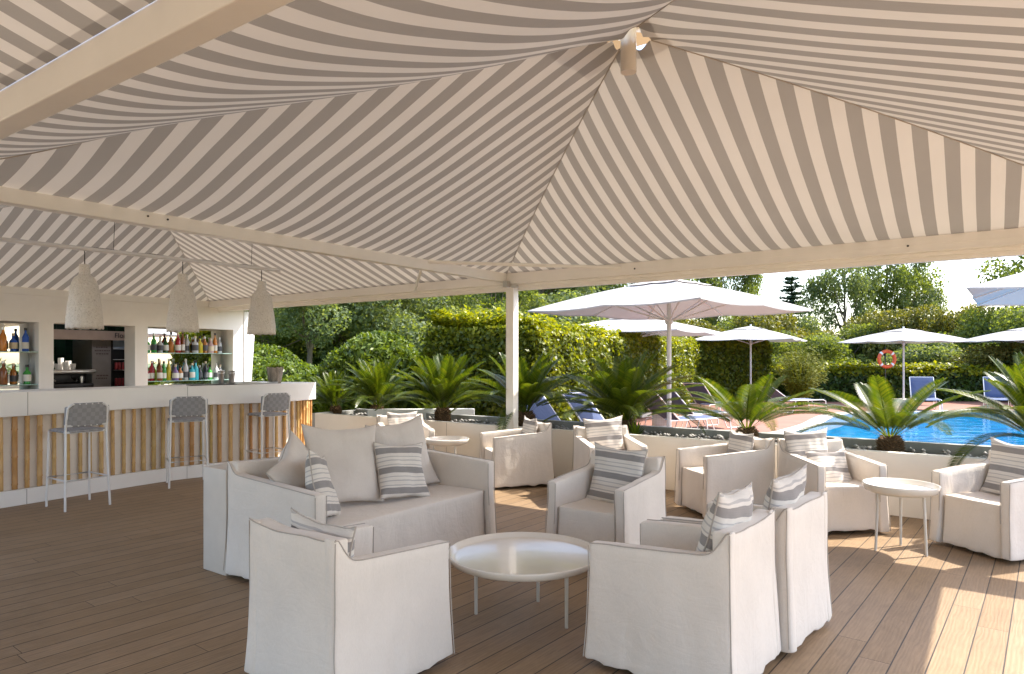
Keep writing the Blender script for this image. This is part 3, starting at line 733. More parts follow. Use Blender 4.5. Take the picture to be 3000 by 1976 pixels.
def seat_piece(name, label, cat, c, f, W, D, H, arm, seath, seed, group, armT=.075):
    t = thing(name, label, cat, (c[0], c[1], 0), rotz_of(*f), group)
    yb = -D/2+.095; nx = max(8, int(W/.06)); ny = 12
    bt = lambda x, y: H-.020*(1-(2*x/W)**4)+.012*noise.noise(Vector((x*4, seed, 0)))
    cw = cloth_warp(W, D, seed, bt)
    MB().rbox((-W/2+.02,-D/2,0),(W/2-.02,yb,1), .02, (nx,2,14), lambda x, y, z: cw(x, y, z)).build('backrest', LINEN, t)
    at = armtop(D, H, arm, yb)
    ca = cloth_warp(W, D, seed+2, at)
    for sx in (-1, 1):
        lo, hi = ((W/2-armT) if sx > 0 else -W/2), (W/2 if sx > 0 else -W/2+armT)
        MB().rbox((lo,-D/2-.001,0),(hi,D/2,1), .018, (2,22,14), ca).build('arm', LINEN, t)
    st = lambda x, y: seath-.02*math.exp(-((x/(W*.3))**2+((y)/(D*.3))**2))
    cs_ = cloth_warp(W, D, seed+4, st, .012)
    MB().rbox((-W/2+armT+.004,yb+.003,0),(W/2-armT-.004,D/2-.03,1), .02, (nx,8,14), cs_).build('seat', LINEN, t)
    # stitched seams
    m = MB(); sr = .0030
    def line(fn, n=26): m.tube([fn(i/n) for i in range(n+1)], sr, 5)
    for sx in (-1, 1):
        X = sx*(W/2-.001)
        line(lambda u: cw(X, -D/2+.004, .015+.97*u))
        line(lambda u: Vector(ca(X, -D/2+.004+(D-.008)*u, .995))+Vector((0,0,.002)), 40)
        line(lambda u: ca(X, D/2+.0, .01+.97*u))
        Xi = sx*(W/2-armT+.004)
        line(lambda u: cs_(sx*(W/2-armT-.006), D/2-.028, .02+.96*u))
        line(lambda u: ca(Xi, D/2+.0, .45+.53*u))
    line(lambda u: Vector(cw(-W/2+W*u, -D/2+.004, .995))+Vector((0,0,.002)), 40)
    m.build('stitched_seams', SEAM, t)
    return t
GA = 'white slipcovered armchairs around the terrace'
CH = {
 'A': ('armchair with its back to the camera in the left foreground, beside the sofa', (-.77,3.295), (.6,.8)),
 'B': ('nearest armchair right of the coffee table, back and side towards the camera', (.849,3.393), (-.79,.61)),
 'C': ('armchair facing the camera beyond the coffee table, brown striped cushion on its back', (.722,5.17), (-.58,-.81)),
 'X': ('armchair directly behind the nearest right one, its tall back in cool light', (1.328,3.894), (-.74,.67)),
 'D': ('far armchair by the planter behind the sofa, left of the small round table', (-1.42,9.05), (.35,-.94)),
 'F': ('far armchair beside the canopy post, its side panel towards the camera', (.04,8.27), (-.95,-.31)),
 'G': ('far armchair with a sunlit white striped cushion, against the planter', (1.06,7.45), (.15,-.99)),
 'H': ('armchair turned left, side panel to the camera, right of the middle one', (2.09,6.73), (-.978,-.21)),
 'I': ('armchair with sunlit seat and two striped cushions left of the tall side table', (2.875,6.18), (.1,-.995)),
 'J': ('armchair at the right edge of the photo, facing left to the side table', (3.86,5.39), (-.94,-.33)),
}
W_, D_, H_, AR, SE = .63, .71, .755, .60, .42
for i, (k, (lb, c, f)) in enumerate(CH.items()):
    f = Vector(f).normalized()
    seat_piece('armchair', lb, 'armchair', c, f, W_, D_, H_, AR, SE, 1.7*i+.3, GA)
SF = Vector((.809,-.588)); SU = Vector((.588,.809)); SB = Vector((-1.97,4.72))
sw, sd = 1.80, .95
sc_ = SB+SF*(sd/2)+SU*(sw/2)
seat_piece('sofa', 'white slipcovered two seat sofa piled with cushions', 'sofa', sc_, SF, sw, sd, .80, .67, .44, 21.0, None, .09)
# low white cabinet behind the sofa
cb = SB-SF*.30+SU*(-.02)
MB().rbox((-.29,0,0),(0,1.9,.735), .006, (2,4,4), M=Matrix.Translation((SB.x-SF.x*.015, SB.y-SF.y*.015, 0)) @ Matrix.Rotation(math.atan2(SF.y, SF.x),4,'Z')).build('low_cabinet', M_plain('beige_lacquer', (.64,.575,.50), .5, var=.04))
tag(bpy.data.objects['low_cabinet'], 'plain low white cabinet standing behind the sofa back', 'cabinet')

def pillow(label, loc, f, tilt, roll, size, mat, T=.075, seed=0, hs=None, group='scatter cushions on the seats'):
    hs = hs or size
    t = thing('cushion', label, 'cushion', loc, 0, group)
    t.rotation_euler = (Matrix.Rotation(rotz_of(*f),4,'Z') @ Matrix.Rotation(tilt,4,'X') @ Matrix.Rotation(roll,4,'Y')).to_euler()
    def pos(u, v, sgn):
        x = size/2*u*(1-.12*(1-v*v)*abs(u)**3); z = hs/2*v*(1-(.16 if v > 0 else .07)*(1-u*u)*abs(v)**3)
        x += .006*noise.noise(Vector((u*2+seed, v*2, 1))); z += .008*noise.noise(Vector((u*2, v*2+seed, 5)))
        b = max(0, (1-u*u)*(1-v*v)); th = T*b**.42*(1+.25*noise.noise(Vector((u*1.7+seed, v*1.7, sgn*2))))
        th += .010*b**.3*noise.noise(Vector((u*5+seed, v*5, sgn*7)))
        bend = .03*v*v-.02*noise.noise(Vector((seed, u, v)))
        return (x, sgn*th+bend, z)
    m = MB(); q = lambda s: math.sin((s*2-1)*math.pi/2)
    m.grid(lambda u, v: pos(q(u), q(v), -1), 26, 26); m.grid(lambda u, v: pos(q(u), q(v), 1), 26, 26, flip=True)
    m.build('cover', mat, t)
    E = [(-1+2*i/20, -1) for i in range(20)]+[(1, -1+2*i/20) for i in range(20)]+[(1-2*i/20, 1) for i in range(20)]+[(-1, 1-2*i/20) for i in range(20)]
    MB().tube([pos(u, v, 0) for u, v in E], .0045, 5, closed=True).build('edge_stitching', SEAM, t)
    return t
def chair_pillow(k, label, dx=0, tilt=14, roll=0, size=.46, dz=.0, dy=0, seed=0, mat=None, T=.07):
    lb, c, f = CH[k]; f = Vector(f).normalized(); rt = Vector((f.y, -f.x))
    dz -= .055; p = Vector(c)+f*(-D_/2+.095+.09+dy)+rt*dx
    pillow(label, (p.x, p.y, SE+size*.47+dz), f, R(tilt), R(roll), size, mat or MATS['pstripe'], T, seed)
chair_pillow('A', 'striped cushion peeping over the back of the left foreground armchair', dx=.02, dz=-.03, dy=-.03, tilt=8, roll=3, seed=1)
chair_pillow('B', 'striped cushion leaning inside the nearest right armchair', dx=.0, dz=.09, dy=-.035, roll=3, tilt=22, seed=2)
chair_pillow('X', 'striped cushion standing in the second right armchair', dx=.0, dz=.09, dy=-.035, roll=-4, tilt=22, seed=3)
chair_pillow('C', 'brown grey striped cushion in the armchair beyond the coffee table', roll=-3, dz=.02, seed=4, size=.46)
chair_pillow('D', 'striped cushion in the far armchair behind the sofa', seed=5, size=.42, dz=.03)
chair_pillow('F', 'striped cushion in the far armchair beside the post', seed=6, dz=.03, size=.42)
chair_pillow('G', 'sunlit striped cushion in the far armchair against the planter', seed=7, roll=4, dz=.05)
chair_pillow('H', 'striped cushion in the armchair turned left, right of the middle', seed=8, dz=.02, size=.42)
chair_pillow('I', 'upper sunlit striped cushion in the armchair left of the side table', seed=9, dz=.07, dx=.10, dy=-.02, roll=3, size=.43)
chair_pillow('I', 'lower striped cushion in front of the sunlit one, left of the side table', seed=10, dx=-.03, dy=.12, dz=-.07, tilt=35, size=.40)
chair_pillow('J', 'striped cushion in the armchair at the right edge', seed=11, dz=.04, roll=-2)
def sofa_pillow(label, u, d, z, size, mat, tilt, roll, head=0, seed=0, T=.09):
    p = SB+SU*u+SF*d; a = math.atan2(SF.y, SF.x)+head; f = Vector((math.cos(a), math.sin(a)))
    pillow(label, (p.x, p.y, z), f, R(tilt), R(roll), size, mat, T, seed)
sofa_pillow('plain taupe cushion slumped in the near left corner of the sofa', .36, .34, .66, .54, TAUPE, 30, 30, .35, 12)
sofa_pillow('large plain taupe cushion in the middle of the sofa', .72, .34, .72, .60, TAUPE, 20, -4, -.25, 13, .10)
sofa_pillow('large plain taupe cushion at the far end of the sofa', 1.38, .30, .71, .60, TAUPE, 18, 5, -.1, 14)
sofa_pillow('striped cushion leaning on the near arm of the sofa', .30, .62, .65, .45, MATS['pstripe'], 16, -14, .75, 15, .075)
sofa_pillow('striped cushion in front of the far large cushion on the sofa', 1.12, .55, .64, .44, MATS['pstripe'], 22, -5, -.2, 16, .075)

# ------------------------------------------------------------------ tables
def table(name, label, x, y, dia, h, lip, legs, legr, rin, splay, group=None):
    t = thing(name, label, 'table', (x,y,0), 0, group)
    r = dia/2
    MB().lathe([(.001,h-lip+.010),(r-.05,h-lip+.010),(r-.03,h-lip+.014),(r-.012,h-.004),(r-.006,h),(r,h-.002),(r+.001,h-.008),(r-.018,h-lip-.004),(r-.04,h-lip-.014),(.001,h-lip-.014)], 72).build('tray_top', ENAMEL, t)
    MB().lathe([(r*rin*1.12,h-lip-.016),(r*rin*1.12,h-lip-.03)], 40).build('under_ring', LEG, t)
    for a in legs:
        a = R(a); x0, y0 = math.cos(a)*r*rin, math.sin(a)*r*rin; x1, y1 = x0*splay, y0*splay
        MB().tube([(x0,y0,h-lip-.016),(x1,y1,.0)], [legr,legr*.8], 10).build('leg', LEG, t)
    return t
table('coffee_table', 'large low round white tray table in the middle of the seating', .065, 3.97, .885, .39, .038, (-32,70,168), .012, .64, 1.0)
table('side_table', 'tall small round cream tray table at the right between two armchairs', 3.05, 5.36, .54, .53, .05, (-52,60,175), .012, .62, 1.12, 'small round side tables')
table('side_table', 'small round white table far behind the sofa, against the planter', -.80, 8.45, .54, .53, .05, (-52,60,175), .012, .62, 1.12, 'small round side tables')
# ------------------------------------------------------------------ planter
pl = thing('planter', 'long low cream planter wall along the edge of the deck', 'planter', (0,0,0), R(-35))
MB().box((-9.3,7.50,-.05),(6.5,7.60,.605)).build('front_wall', CREAM, pl, bevel=.006)
MB().box((-9.3,8.40,-.05),(6.5,8.50,.625)).build('back_wall', CONC, pl, bevel=.006)
MB().box((-9.4,7.50,-.05),(-9.303,8.50,.60)).build('end_wall', CONC, pl)
MB().grid(lambda u, v: (-9.29+15.78*u, 7.605+.79*v, .52+.03*noise.noise(Vector((u*60, v*4, 0)))), 120, 8).build('soil', SOIL, pl)
m = MB()
for r_ in (-6.4,-3.93,-1.5,.53,3.0,5.4): m.box((r_-.002,7.498,0),(r_+.002,7.502,.6))
m.build('wall_joint', M_plain('dark_joint', (.25,.23,.21), .8), pl)  # narrow dark lines where the wall sections meet
V = []; Q = []
for i in range(1100):
    r_, a_ = random.uniform(-9.2,6.4), random.uniform(7.63,8.37); s = random.uniform(.018,.045); o = len(V); z = .545+s*.35
    th = random.uniform(0,3)
    for dx, dy, dz in ((-1,0,0),(0,-1,0),(1,0,0),(0,1,0),(0,0,.6),(0,0,-.6)):
        V.append((r_+s*(dx*math.cos(th)-dy*.7*math.sin(th)), a_+s*(dx*math.sin(th)+dy*.7*math.cos(th)), z+dz*s))
    for f in ((0,1,4),(1,2,4),(2,3,4),(3,0,4),(1,0,5),(2,1,5),(3,2,5),(0,3,5)): Q.append([i_+o for i_ in f])
pb = fast_mesh('pebbles', V, Q, PEBBLE); pb.rotation_euler = (0,0,R(-35)); tag(pb, 'loose pale pebbles covering the planter soil', 'pebbles', kind='stuff')
# white low walls behind the planter, left
lw = MB().box((-1.75,0,0),(0,.12,.74), Matrix.Translation((-.62,11.3,-.05)) @ Matrix.Rotation(R(4),4,'Z')).build('low_white_wall', M_plain('bright_white_paint', (.8,.8,.79), .5), bevel=.01); tag(lw, 'low sunlit white wall beyond the planter behind the cycads', 'wall')

# ------------------------------------------------------------------ cycads
def cycad_mesh(seed, nf, spread, rise, top=84):
    rnd = random.Random(seed); V = []; Q = []
    for i in range(nf):
        ring_ = i/nf; az = i*2.39996+rnd.uniform(-.25,.25)
        el = R(top)-R(top-26)*ring_**.9+rnd.uniform(-.1,.1); L = (.84+.22*ring_+.14*rnd.random())*spread
        droop = (.75+.45*rnd.random())*(.35+1.0*ring_)
        P = []; T = []; p = Vector((math.cos(az)*.04, math.sin(az)*.04, .20)); N = 26
        for k in range(N+1):
            t = k/N; e = el-droop*t**1.3
            d = Vector((math.cos(az)*math.cos(e), math.sin(az)*math.cos(e), math.sin(e)))
            P.append(p.copy()); T.append(d); p = p+d*(L/N)*rise
        side = Vector((-math.sin(az), math.cos(az), 0)); tw = rnd.uniform(-.5,.5)
        # rachis
        for k in range(N):
            a, b = P[k], P[k+1]; w = .007*(1-k/N)+.002; o = len(V)
            V += [a-side*w, a+side*w, b+side*w, b-side*w]; Q.append((o,o+1,o+2,o+3))
        M_ = 74
        for k in range(M_):
            t = .16+.84*k/M_; x = t*N; i0 = min(N-1, int(x)); fr_ = x-i0; c = P[i0].lerp(P[i0+1], fr_); d = T[i0]
            ll = .155*spread*math.sin(math.pi*min(1, (t-.08)/.96)**.75)**.55*(1.0 if t < .93 else .6)+.02
            nrm = side.cross(d).normalized()
            if nrm.z < 0: nrm = -nrm
            for sg in (-1, 1):
                dd = (side*sg*(.80)+d*(.62)+nrm*(.32+.1*tw*sg)).normalized()
                tip = c+dd*ll+Vector((0,0,-.10*ll)); md = c+dd*ll*.5+nrm*.008; wv = d*.0052
                o = len(V); V += [c-wv*.6, c+wv*.6, md+wv, tip, md-wv]; Q.append((o,o+1,o+2,o+4)); Q.append((o+4,o+2,o+3,o+3))
    return V, Q
CYM = []
for i, (nf, sp, ri, tp_) in enumerate(((40,.92,1.0,84),(30,.88,1.0,84),(19,1.0,1.0,66),(44,1.04,1.0,80))):
    V, Q = cycad_mesh(40+i, nf, sp, ri, tp_)
    # split quads / tris
    me = bpy.data.meshes.new('crown'); me.from_pydata([tuple(v) for v in V], [], [q if q[2] != q[3] else q[:3] for q in Q]); me.materials.append(L_CYC); me.update(); CYM.append(me)
def trunk_mesh():
    m = MB(); rnd = random.Random(3)
    m.lathe([(.085,-.08),(.095,.0),(.10,.10),(.085,.18),(.05,.22),(.001,.24)], 16)
    for i in range(150):
        a = i*2.39996; z = -.05+.26*i/150; rr_ = .095*(1 if z < .14 else max(.3, 1-(z-.14)*6)); c = Vector((math.cos(a)*rr_, math.sin(a)*rr_, z)); o_ = Vector((math.cos(a), math.sin(a), .55)).normalized(); s_ = Vector((-math.sin(a), math.cos(a), 0))*.018
        m.add([c-s_, c+s_, c+o_*.05+Vector((0,0,.01)), c+Vector((0,0,.03))], [(0,1,2),(0,2,3),(1,3,2)])
    return m
tm = trunk_mesh()
cyl = [(985,1,.80,'leftmost small cycad beside the bar end'),(1102,0,.92,'second cycad from the left, right of the bar end'),(1297,0,1.02,'large cycad left of the canopy post, behind the sofa'),(1543,1,1.12,'dark cycad directly behind the canopy post'),(1838,3,1.0,'wide dark cycad under the biggest parasol'),(2190,2,.92,'cycad between the red terrace and the pool, spreading wide'),(2610,2,.90,'cycad in front of the turquoise pool with spread arching fronds'),(3060,1,1.05,'rightmost cycad, only its fronds entering at the right edge')]
for i, (pv, k, sc, lb) in enumerate(cyl):
    kk = (pv-1500)/F; Y = 7.98/(S35*kk+C35); X = kk*Y
    t = thing('cycad', lb+', in the planter', 'cycad', (X, Y, .53), i*1.3, 'cycads in the long planter'); t.scale = ((sc*1.14, sc*1.14, sc*.93) if k == 2 else (sc, sc, sc*random.uniform(.92,1.08))); t.rotation_euler = (random.uniform(-.10,.10), random.uniform(-.10,.10), i*1.3)
    if i == 0: tro = tm.build('trunk', CYBARK, t)
    else: o = tro.copy(); COL.objects.link(o); o.parent = t; o.name = 'trunk'
    o = bpy.data.objects.new('crown', CYM[k]); COL.objects.link(o); o.parent = t
# small green pot plant (agave) by the wide cycad
kk = (1855-1500)/F; Y = 7.85/(S35*kk+C35)
ag = thing('agave', 'small green spiky agave in front of the wide dark cycad', 'plant', (kk*Y+.02, Y, .53))
m = MB()
for i in range(34):
    a = i*2.4; e = R(85-60*i/34); L = .24; s_ = Vector((-math.sin(a), math.cos(a), 0))*.014; d = Vector((math.cos(a)*math.cos(e), math.sin(a)*math.cos(e), math.sin(e)))
    m.add([Vector((0,0,0))-s_*.6, s_*.6, d*L*.5+s_, d*L, d*L*.5-s_], [(0,1,2,4),(4,2,3)])
m.build('leaves', L_BUSH, ag)

# ------------------------------------------------------------------ leaf clouds
def leaf_cloud(C, N, size, rs, elong=1.6, up=0.0):
    """C (n,3) centres, N (n,3) outward directions -> quads"""
    n = len(C); nr = rs.normal(size=(n,3)); nr /= np.linalg.norm(nr, axis=1)[:,None]
    nn = N*.7+nr*.8; nn[:,2] += up; nn /= np.linalg.norm(nn, axis=1)[:,None]
    t = np.cross(nn, rs.normal(size=(n,3))); t /= np.linalg.norm(t, axis=1)[:,None]; b = np.cross(nn, t)
    s = size*rs.uniform(.55,1.25, size=(n,1))
    t = t*s*elong*.5; b = b*s*.5
    V = np.stack([C-t, C-t*.1+b, C+t, C-t*.1-b], axis=1).reshape(-1,3)
    Q = np.arange(n*4).reshape(-1,4); return V, Q
def hedge(name, label, p0, p1, depth, h, dens, size, mat, core=True, seed=0, topj=.10, cat='hedge', facej=.07, group=None):
    rs = np.random.default_rng(seed); p0 = Vector((*p0,0)); p1 = Vector((*p1,0)); d = (p1-p0); L = d.length; d.normalize(); nrm = Vector((d.y,-d.x,0))
    t = thing(name, label, cat, (p0.x, p0.y, -.02), math.atan2(d.y, d.x), group)
    # local: x along, y 0..depth away from camera, z up
    parts = []
    def put(n, fx, nv):
        u = rs.uniform(0,1,(n,2)); C = fx(u); parts.append((C, np.tile(nv, (n,1))))
    bmp = lambda x, y, z: np.sin(x*1.9+seed)*.5+np.sin(x*4.3+z*2.1)*.35+np.sin(z*5+x*7.7)*.25
    def front(u): x = u[:,0]*L; z = u[:,1]*h; y = facej*bmp(x,0,z)+rs.normal(0,.05,len(x)); return np.stack([x,y,z],1)
    def back(u): x = u[:,0]*L; z = u[:,1]*h; return np.stack([x,depth+rs.normal(0,.05,len(x)),z],1)
    def top(u): x = u[:,0]*L; y = u[:,1]*depth; z = h+topj*bmp(x,y,y*3)+np.abs(rs.normal(0,.06+topj*.4,len(x))); return np.stack([x,y,z],1)
    put(int(dens*L*h), front, (0,-1,.2)); put(int(dens*.2*L*h), back, (0,1,.2)); put(int(dens*1.3*L*depth), top, (0,0,1))
    put(int(dens*h*depth), lambda u: np.stack([L+rs.normal(0,.05,len(u)), u[:,0]*depth, u[:,1]*h],1), (1,0,.2))
    put(int(dens*h*depth), lambda u: np.stack([0+rs.normal(0,.05,len(u)), u[:,0]*depth, u[:,1]*h],1), (-1,0,.2))
    C = np.concatenate([a for a,_ in parts]); N = np.concatenate([b for _,b in parts])
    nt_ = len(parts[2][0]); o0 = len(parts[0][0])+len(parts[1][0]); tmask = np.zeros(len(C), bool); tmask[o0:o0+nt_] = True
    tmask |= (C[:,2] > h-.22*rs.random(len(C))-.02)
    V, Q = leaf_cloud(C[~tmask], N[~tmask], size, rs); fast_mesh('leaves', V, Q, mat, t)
    V, Q = leaf_cloud(C[tmask], N[tmask], size, rs, up=.3); fast_mesh('sunlit_top_shoots', V, Q, L_TOP, t)  # uppermost leaves get the leaf colour lightened for sun from above
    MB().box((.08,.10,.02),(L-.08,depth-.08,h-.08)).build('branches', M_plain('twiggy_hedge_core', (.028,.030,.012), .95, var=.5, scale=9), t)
    return t
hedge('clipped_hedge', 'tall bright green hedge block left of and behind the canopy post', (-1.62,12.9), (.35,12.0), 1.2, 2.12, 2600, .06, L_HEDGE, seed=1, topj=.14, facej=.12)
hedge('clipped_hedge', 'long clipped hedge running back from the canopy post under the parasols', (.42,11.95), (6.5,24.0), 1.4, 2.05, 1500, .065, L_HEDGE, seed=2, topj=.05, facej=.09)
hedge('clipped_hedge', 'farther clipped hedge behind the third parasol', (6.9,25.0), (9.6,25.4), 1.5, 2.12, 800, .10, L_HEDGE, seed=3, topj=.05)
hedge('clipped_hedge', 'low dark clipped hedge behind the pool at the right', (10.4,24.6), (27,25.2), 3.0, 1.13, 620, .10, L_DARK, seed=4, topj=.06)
def blob_points(rs, n, blobs, shell=.25):
    w = np.array([b[3]*b[4]*b[5] for b in blobs])**.67; w /= w.sum(); k = rs.choice(len(blobs), n, p=w)
    B = np.array(blobs)[k]; d = rs.normal(size=(n,3)); d /= np.linalg.norm(d, axis=1)[:,None]
    rad = 1-shell*rs.random((n,1))**1.5
    return B[:,:3]+d*B[:,3:6]*rad, d
def shrub(name, label, x, y, blobs, n, size, mat, cat='shrub', seed=0, core=True, stem=True, elong=1.8, z=0, up=0, group=None):
    rs = np.random.default_rng(seed); t = thing(name, label, cat, (x,y,z), 0, group)
    C, N = blob_points(rs, n, blobs); C[:,2] = np.abs(C[:,2]); V, Q = leaf_cloud(C, N, size, rs, elong, up)
    fast_mesh('foliage', V, Q, mat, t)
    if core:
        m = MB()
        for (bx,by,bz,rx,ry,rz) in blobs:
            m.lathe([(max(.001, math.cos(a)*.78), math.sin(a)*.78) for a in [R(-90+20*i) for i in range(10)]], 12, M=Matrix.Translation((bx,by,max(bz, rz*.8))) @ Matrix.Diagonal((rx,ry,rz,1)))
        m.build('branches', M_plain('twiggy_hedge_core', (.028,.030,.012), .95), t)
    if stem: MB().tube([(0,0,-.1),(0,0,.5)], .04, 6).build('stem', BARK, t)
    return t
shrub('rounded_shrub', 'large rounded light green shrub between the bar and the tall hedge', -2.72, 13.9, [(0,0,1.0,1.0,1.0,1.08),(-.5,-.2,.9,.7,.7,.9),(.6,.1,.8,.65,.7,.9)], 26000, .06, L_BUSH, seed=11, elong=2.4)
for i, (x, y, sx, sz, lb) in enumerate([(-7.0,17.0,1.6,1.75,'low bright green shrub beside the bar wall end'),(-5.1,15.6,1.2,1.5,'low bright green shrub behind the plant pot on the bar'),(-4.0,14.9,1.1,1.35,'lowest green shrub just left of the rounded shrub'),(-8.6,20.5,2.2,2.2,'broad green shrub farther back beside the bar wall end')]):
    shrub('low_shrub', lb, x, y, [(0,0,sz*.45,sx,.9,sz*.52),(sx*.5,.2,sz*.4,sx*.6,.8,sz*.5),(-sx*.5,-.1,sz*.4,sx*.6,.8,sz*.48)], 17000, .062, L_BUSH, seed=20+i)
# feathery bamboo clump
def grassy(label, x, y, h, w, n, seed):
    rnd = random.Random(seed); t = thing('bamboo_clump', label, 'bamboo', (x,y,0)); V = []; Q = []
    for i in range(n):
        a = rnd.uniform(0,6.28); r0_ = rnd.uniform(0,.25); lean = rnd.uniform(.1,1)**1.5*w; hh = h*rnd.uniform(.5,1.05)
        P = [Vector((math.cos(a)*(r0_+lean*q*q), math.sin(a)*(r0_+lean*q*q), hh*(q-.18*q*q*lean/w))) for q in [j/7 for j in range(8)]]
        for j in range(7):
            o = len(V); s_ = Vector((-math.sin(a), math.cos(a), 0))*.006; V += [P[j]-s_, P[j]+s_, P[j+1]+s_, P[j+1]-s_]; Q.append((o,o+1,o+2,o+3))
            if j > 1:
                for q in range(5):
                    c = P[j].lerp(P[j+1], rnd.random()); d = Vector((rnd.gauss(0,1), rnd.gauss(0,1), rnd.gauss(0,.6))).normalized()*.16; s2 = d.orthogonal().normalized()*.014
                    o = len(V); V += [c, c+d*.5+s2, c+d, c+d*.5-s2]; Q.append((o,o+1,o+2,o+3))
    fast_mesh('canes_and_leaves', V, Q, L_BAMB, t); return t
grassy('feathery yellow green bamboo clump at the left end of the low hedge', 9.55, 22.6, 1.95, .75, 260, 5)

# ------------------------------------------------------------------ trees
def crown_mesh(seed, kind, n, size, mat):
    rs = np.random.default_rng(seed); blobs = []
    nb = {'round':26,'tall':26,'airy':34,'wide':30}[kind]
    for i in range(nb):
        d = rs.normal(size=3); d /= np.linalg.norm(d); q = rs.uniform(.35,1.0)
        if kind == 'tall': c = (d[0]*.22*q*1.3, d[1]*.22*q*1.3, .55+d[2]*.42*q); r_ = rs.uniform(.09,.15)
        elif kind == 'wide': c = (d[0]*.55*q, d[1]*.55*q, .52+d[2]*.40*q); r_ = rs.uniform(.12,.20)
        elif kind == 'airy': c = (d[0]*.42*q, d[1]*.42*q, .58+d[2]*.38*q); r_ = rs.uniform(.07,.13)
        else: c = (d[0]*.38*q, d[1]*.38*q, .58+d[2]*.36*q); r_ = rs.uniform(.11,.18)
        blobs.append((*c, r_, r_, r_*.8))
    C, N = blob_points(rs, n, blobs, .55); V, Q = leaf_cloud(C, N, size, rs, 1.5)
    o = fast_mesh('crown', V, Q, mat); me = o.data; bpy.data.objects.remove(o); return me, blobs
def trunk_limbs(blobs, seed, top=.55):
    rnd = random.Random(seed); m = MB(); sp = [(0,0,-.02),(.01*rnd.uniform(-1,1),.01,.2),(.02*rnd.uniform(-1,1),0,.4),(0,0,top+.25)]
    m.tube(sp, [.022,.017,.012,.004], 8)
    for b in rnd.sample(blobs, min(14, len(blobs))):
        z0 = rnd.uniform(.25, min(.7, max(.3, b[2]))); m.tube([(0,0,z0),(b[0]*.45,b[1]*.45,z0+(b[2]-z0)*.4),(b[0],b[1],b[2])], [.008,.005,.002], 5)
    me = m.build('trunk', BARK); d = me.data; bpy.data.objects.remove(me); return d
CR = {}
for k, (kind, n, size, mat) in {'r1':('round',24000,.015,L_TREE),'r2':('round',22000,.015,L_TREE2),'a1':('airy',14000,.013,L_TREE2),'a2':('airy',12000,.014,L_TREE),'t1':('tall',16000,.013,L_TREE),'w1':('wide',26000,.020,L_TREE3),'w2':('wide',26000,.019,L_TREE),'w3':('wide',25000,.020,L_TREE2)}.items():
    me, bl = crown_mesh(abs(hash(k)) % 1 + sum(map(ord, k))*3, kind, n, size, mat); CR[k] = (me, trunk_limbs(bl, len(CR)+5))
def tree(label, pv, Y, h, k, sx=1.0, rz=None, z=0, name='broadleaf_tree', group='trees beyond the garden'):
    t = thing(name, label, 'tree', (px(pv, Y), Y, z), rz if rz is not None else random.uniform(0,6), group); t.scale = (h*sx, h*sx, h)
    for nme, me in (('crown', CR[k][0]), ('trunk', CR[k][1])):
        o = bpy.data.objects.new(nme, me); COL.objects.link(o); o.parent = t
    return t
def bush(label, pv, Y, h, k, sx=1.2):
    return tree(label, pv, Y, h*1.12, k, sx, z=-.22*h, name='wild_shrub', group='wild shrubs beyond the hedges')
tree('dark tree immediately right of the bar wall end', 770, 27, 5.8, 'a2', 1.25)
tree('tall tree with a pale leaning trunk right of the third lamp', 905, 24, 6.1, 'a1', 1.00)
tree('tree with a thin dark trunk above the low shrubs', 985, 29, 7.0, 'a2', 1.12)
tree('green tree above the rounded shrub', 1085, 26, 6.1, 'r2', 1.12)
tree('tree above the left part of the tall hedge block', 1215, 30, 6.4, 'a1', 1.06)
tree('loose leaved tree with sky showing through, left of the post', 1350, 33, 6.1, 'a1', 1.12)
tree('dark tree just left of the canopy post', 1440, 28, 5.3, 'a2', 0.94)
tree('tree behind the left half of the biggest parasol', 1580, 34, 10, 'r2', .9)
tree('thin airy tree above the peak of the biggest parasol', 1730, 42, 11.5, 'a1', .9)
tree('airy tree right of the biggest parasol peak', 1890, 45, 10.6, 'a2', .8)
tree('dense upright tree to the left of the conifer', 2095, 40, 9.6, 't1', .5)
tree('second dense upright tree beside the conifer', 2180, 41, 9.0, 't1', .5)
tree('tall airy tree with sky through its crown, left half of the big pair', 2475, 40, 9.4, 'a1', .62, 1)
tree('tall airy tree with sky through its crown, right half of the big pair', 2600, 42, 9.9, 'a2', .66, 2)
tree('twiggy tree with a pale right edge beside open sky', 2680, 41, 8.4, 'a1', .5, 4)
tree('tree whose twigs enter at the top right corner', 3070, 30, 8.2, 'a2', .85)
tree('far tree filling the gap behind the bar lamps', 640, 34, 6.4, 'w2', 1.00)
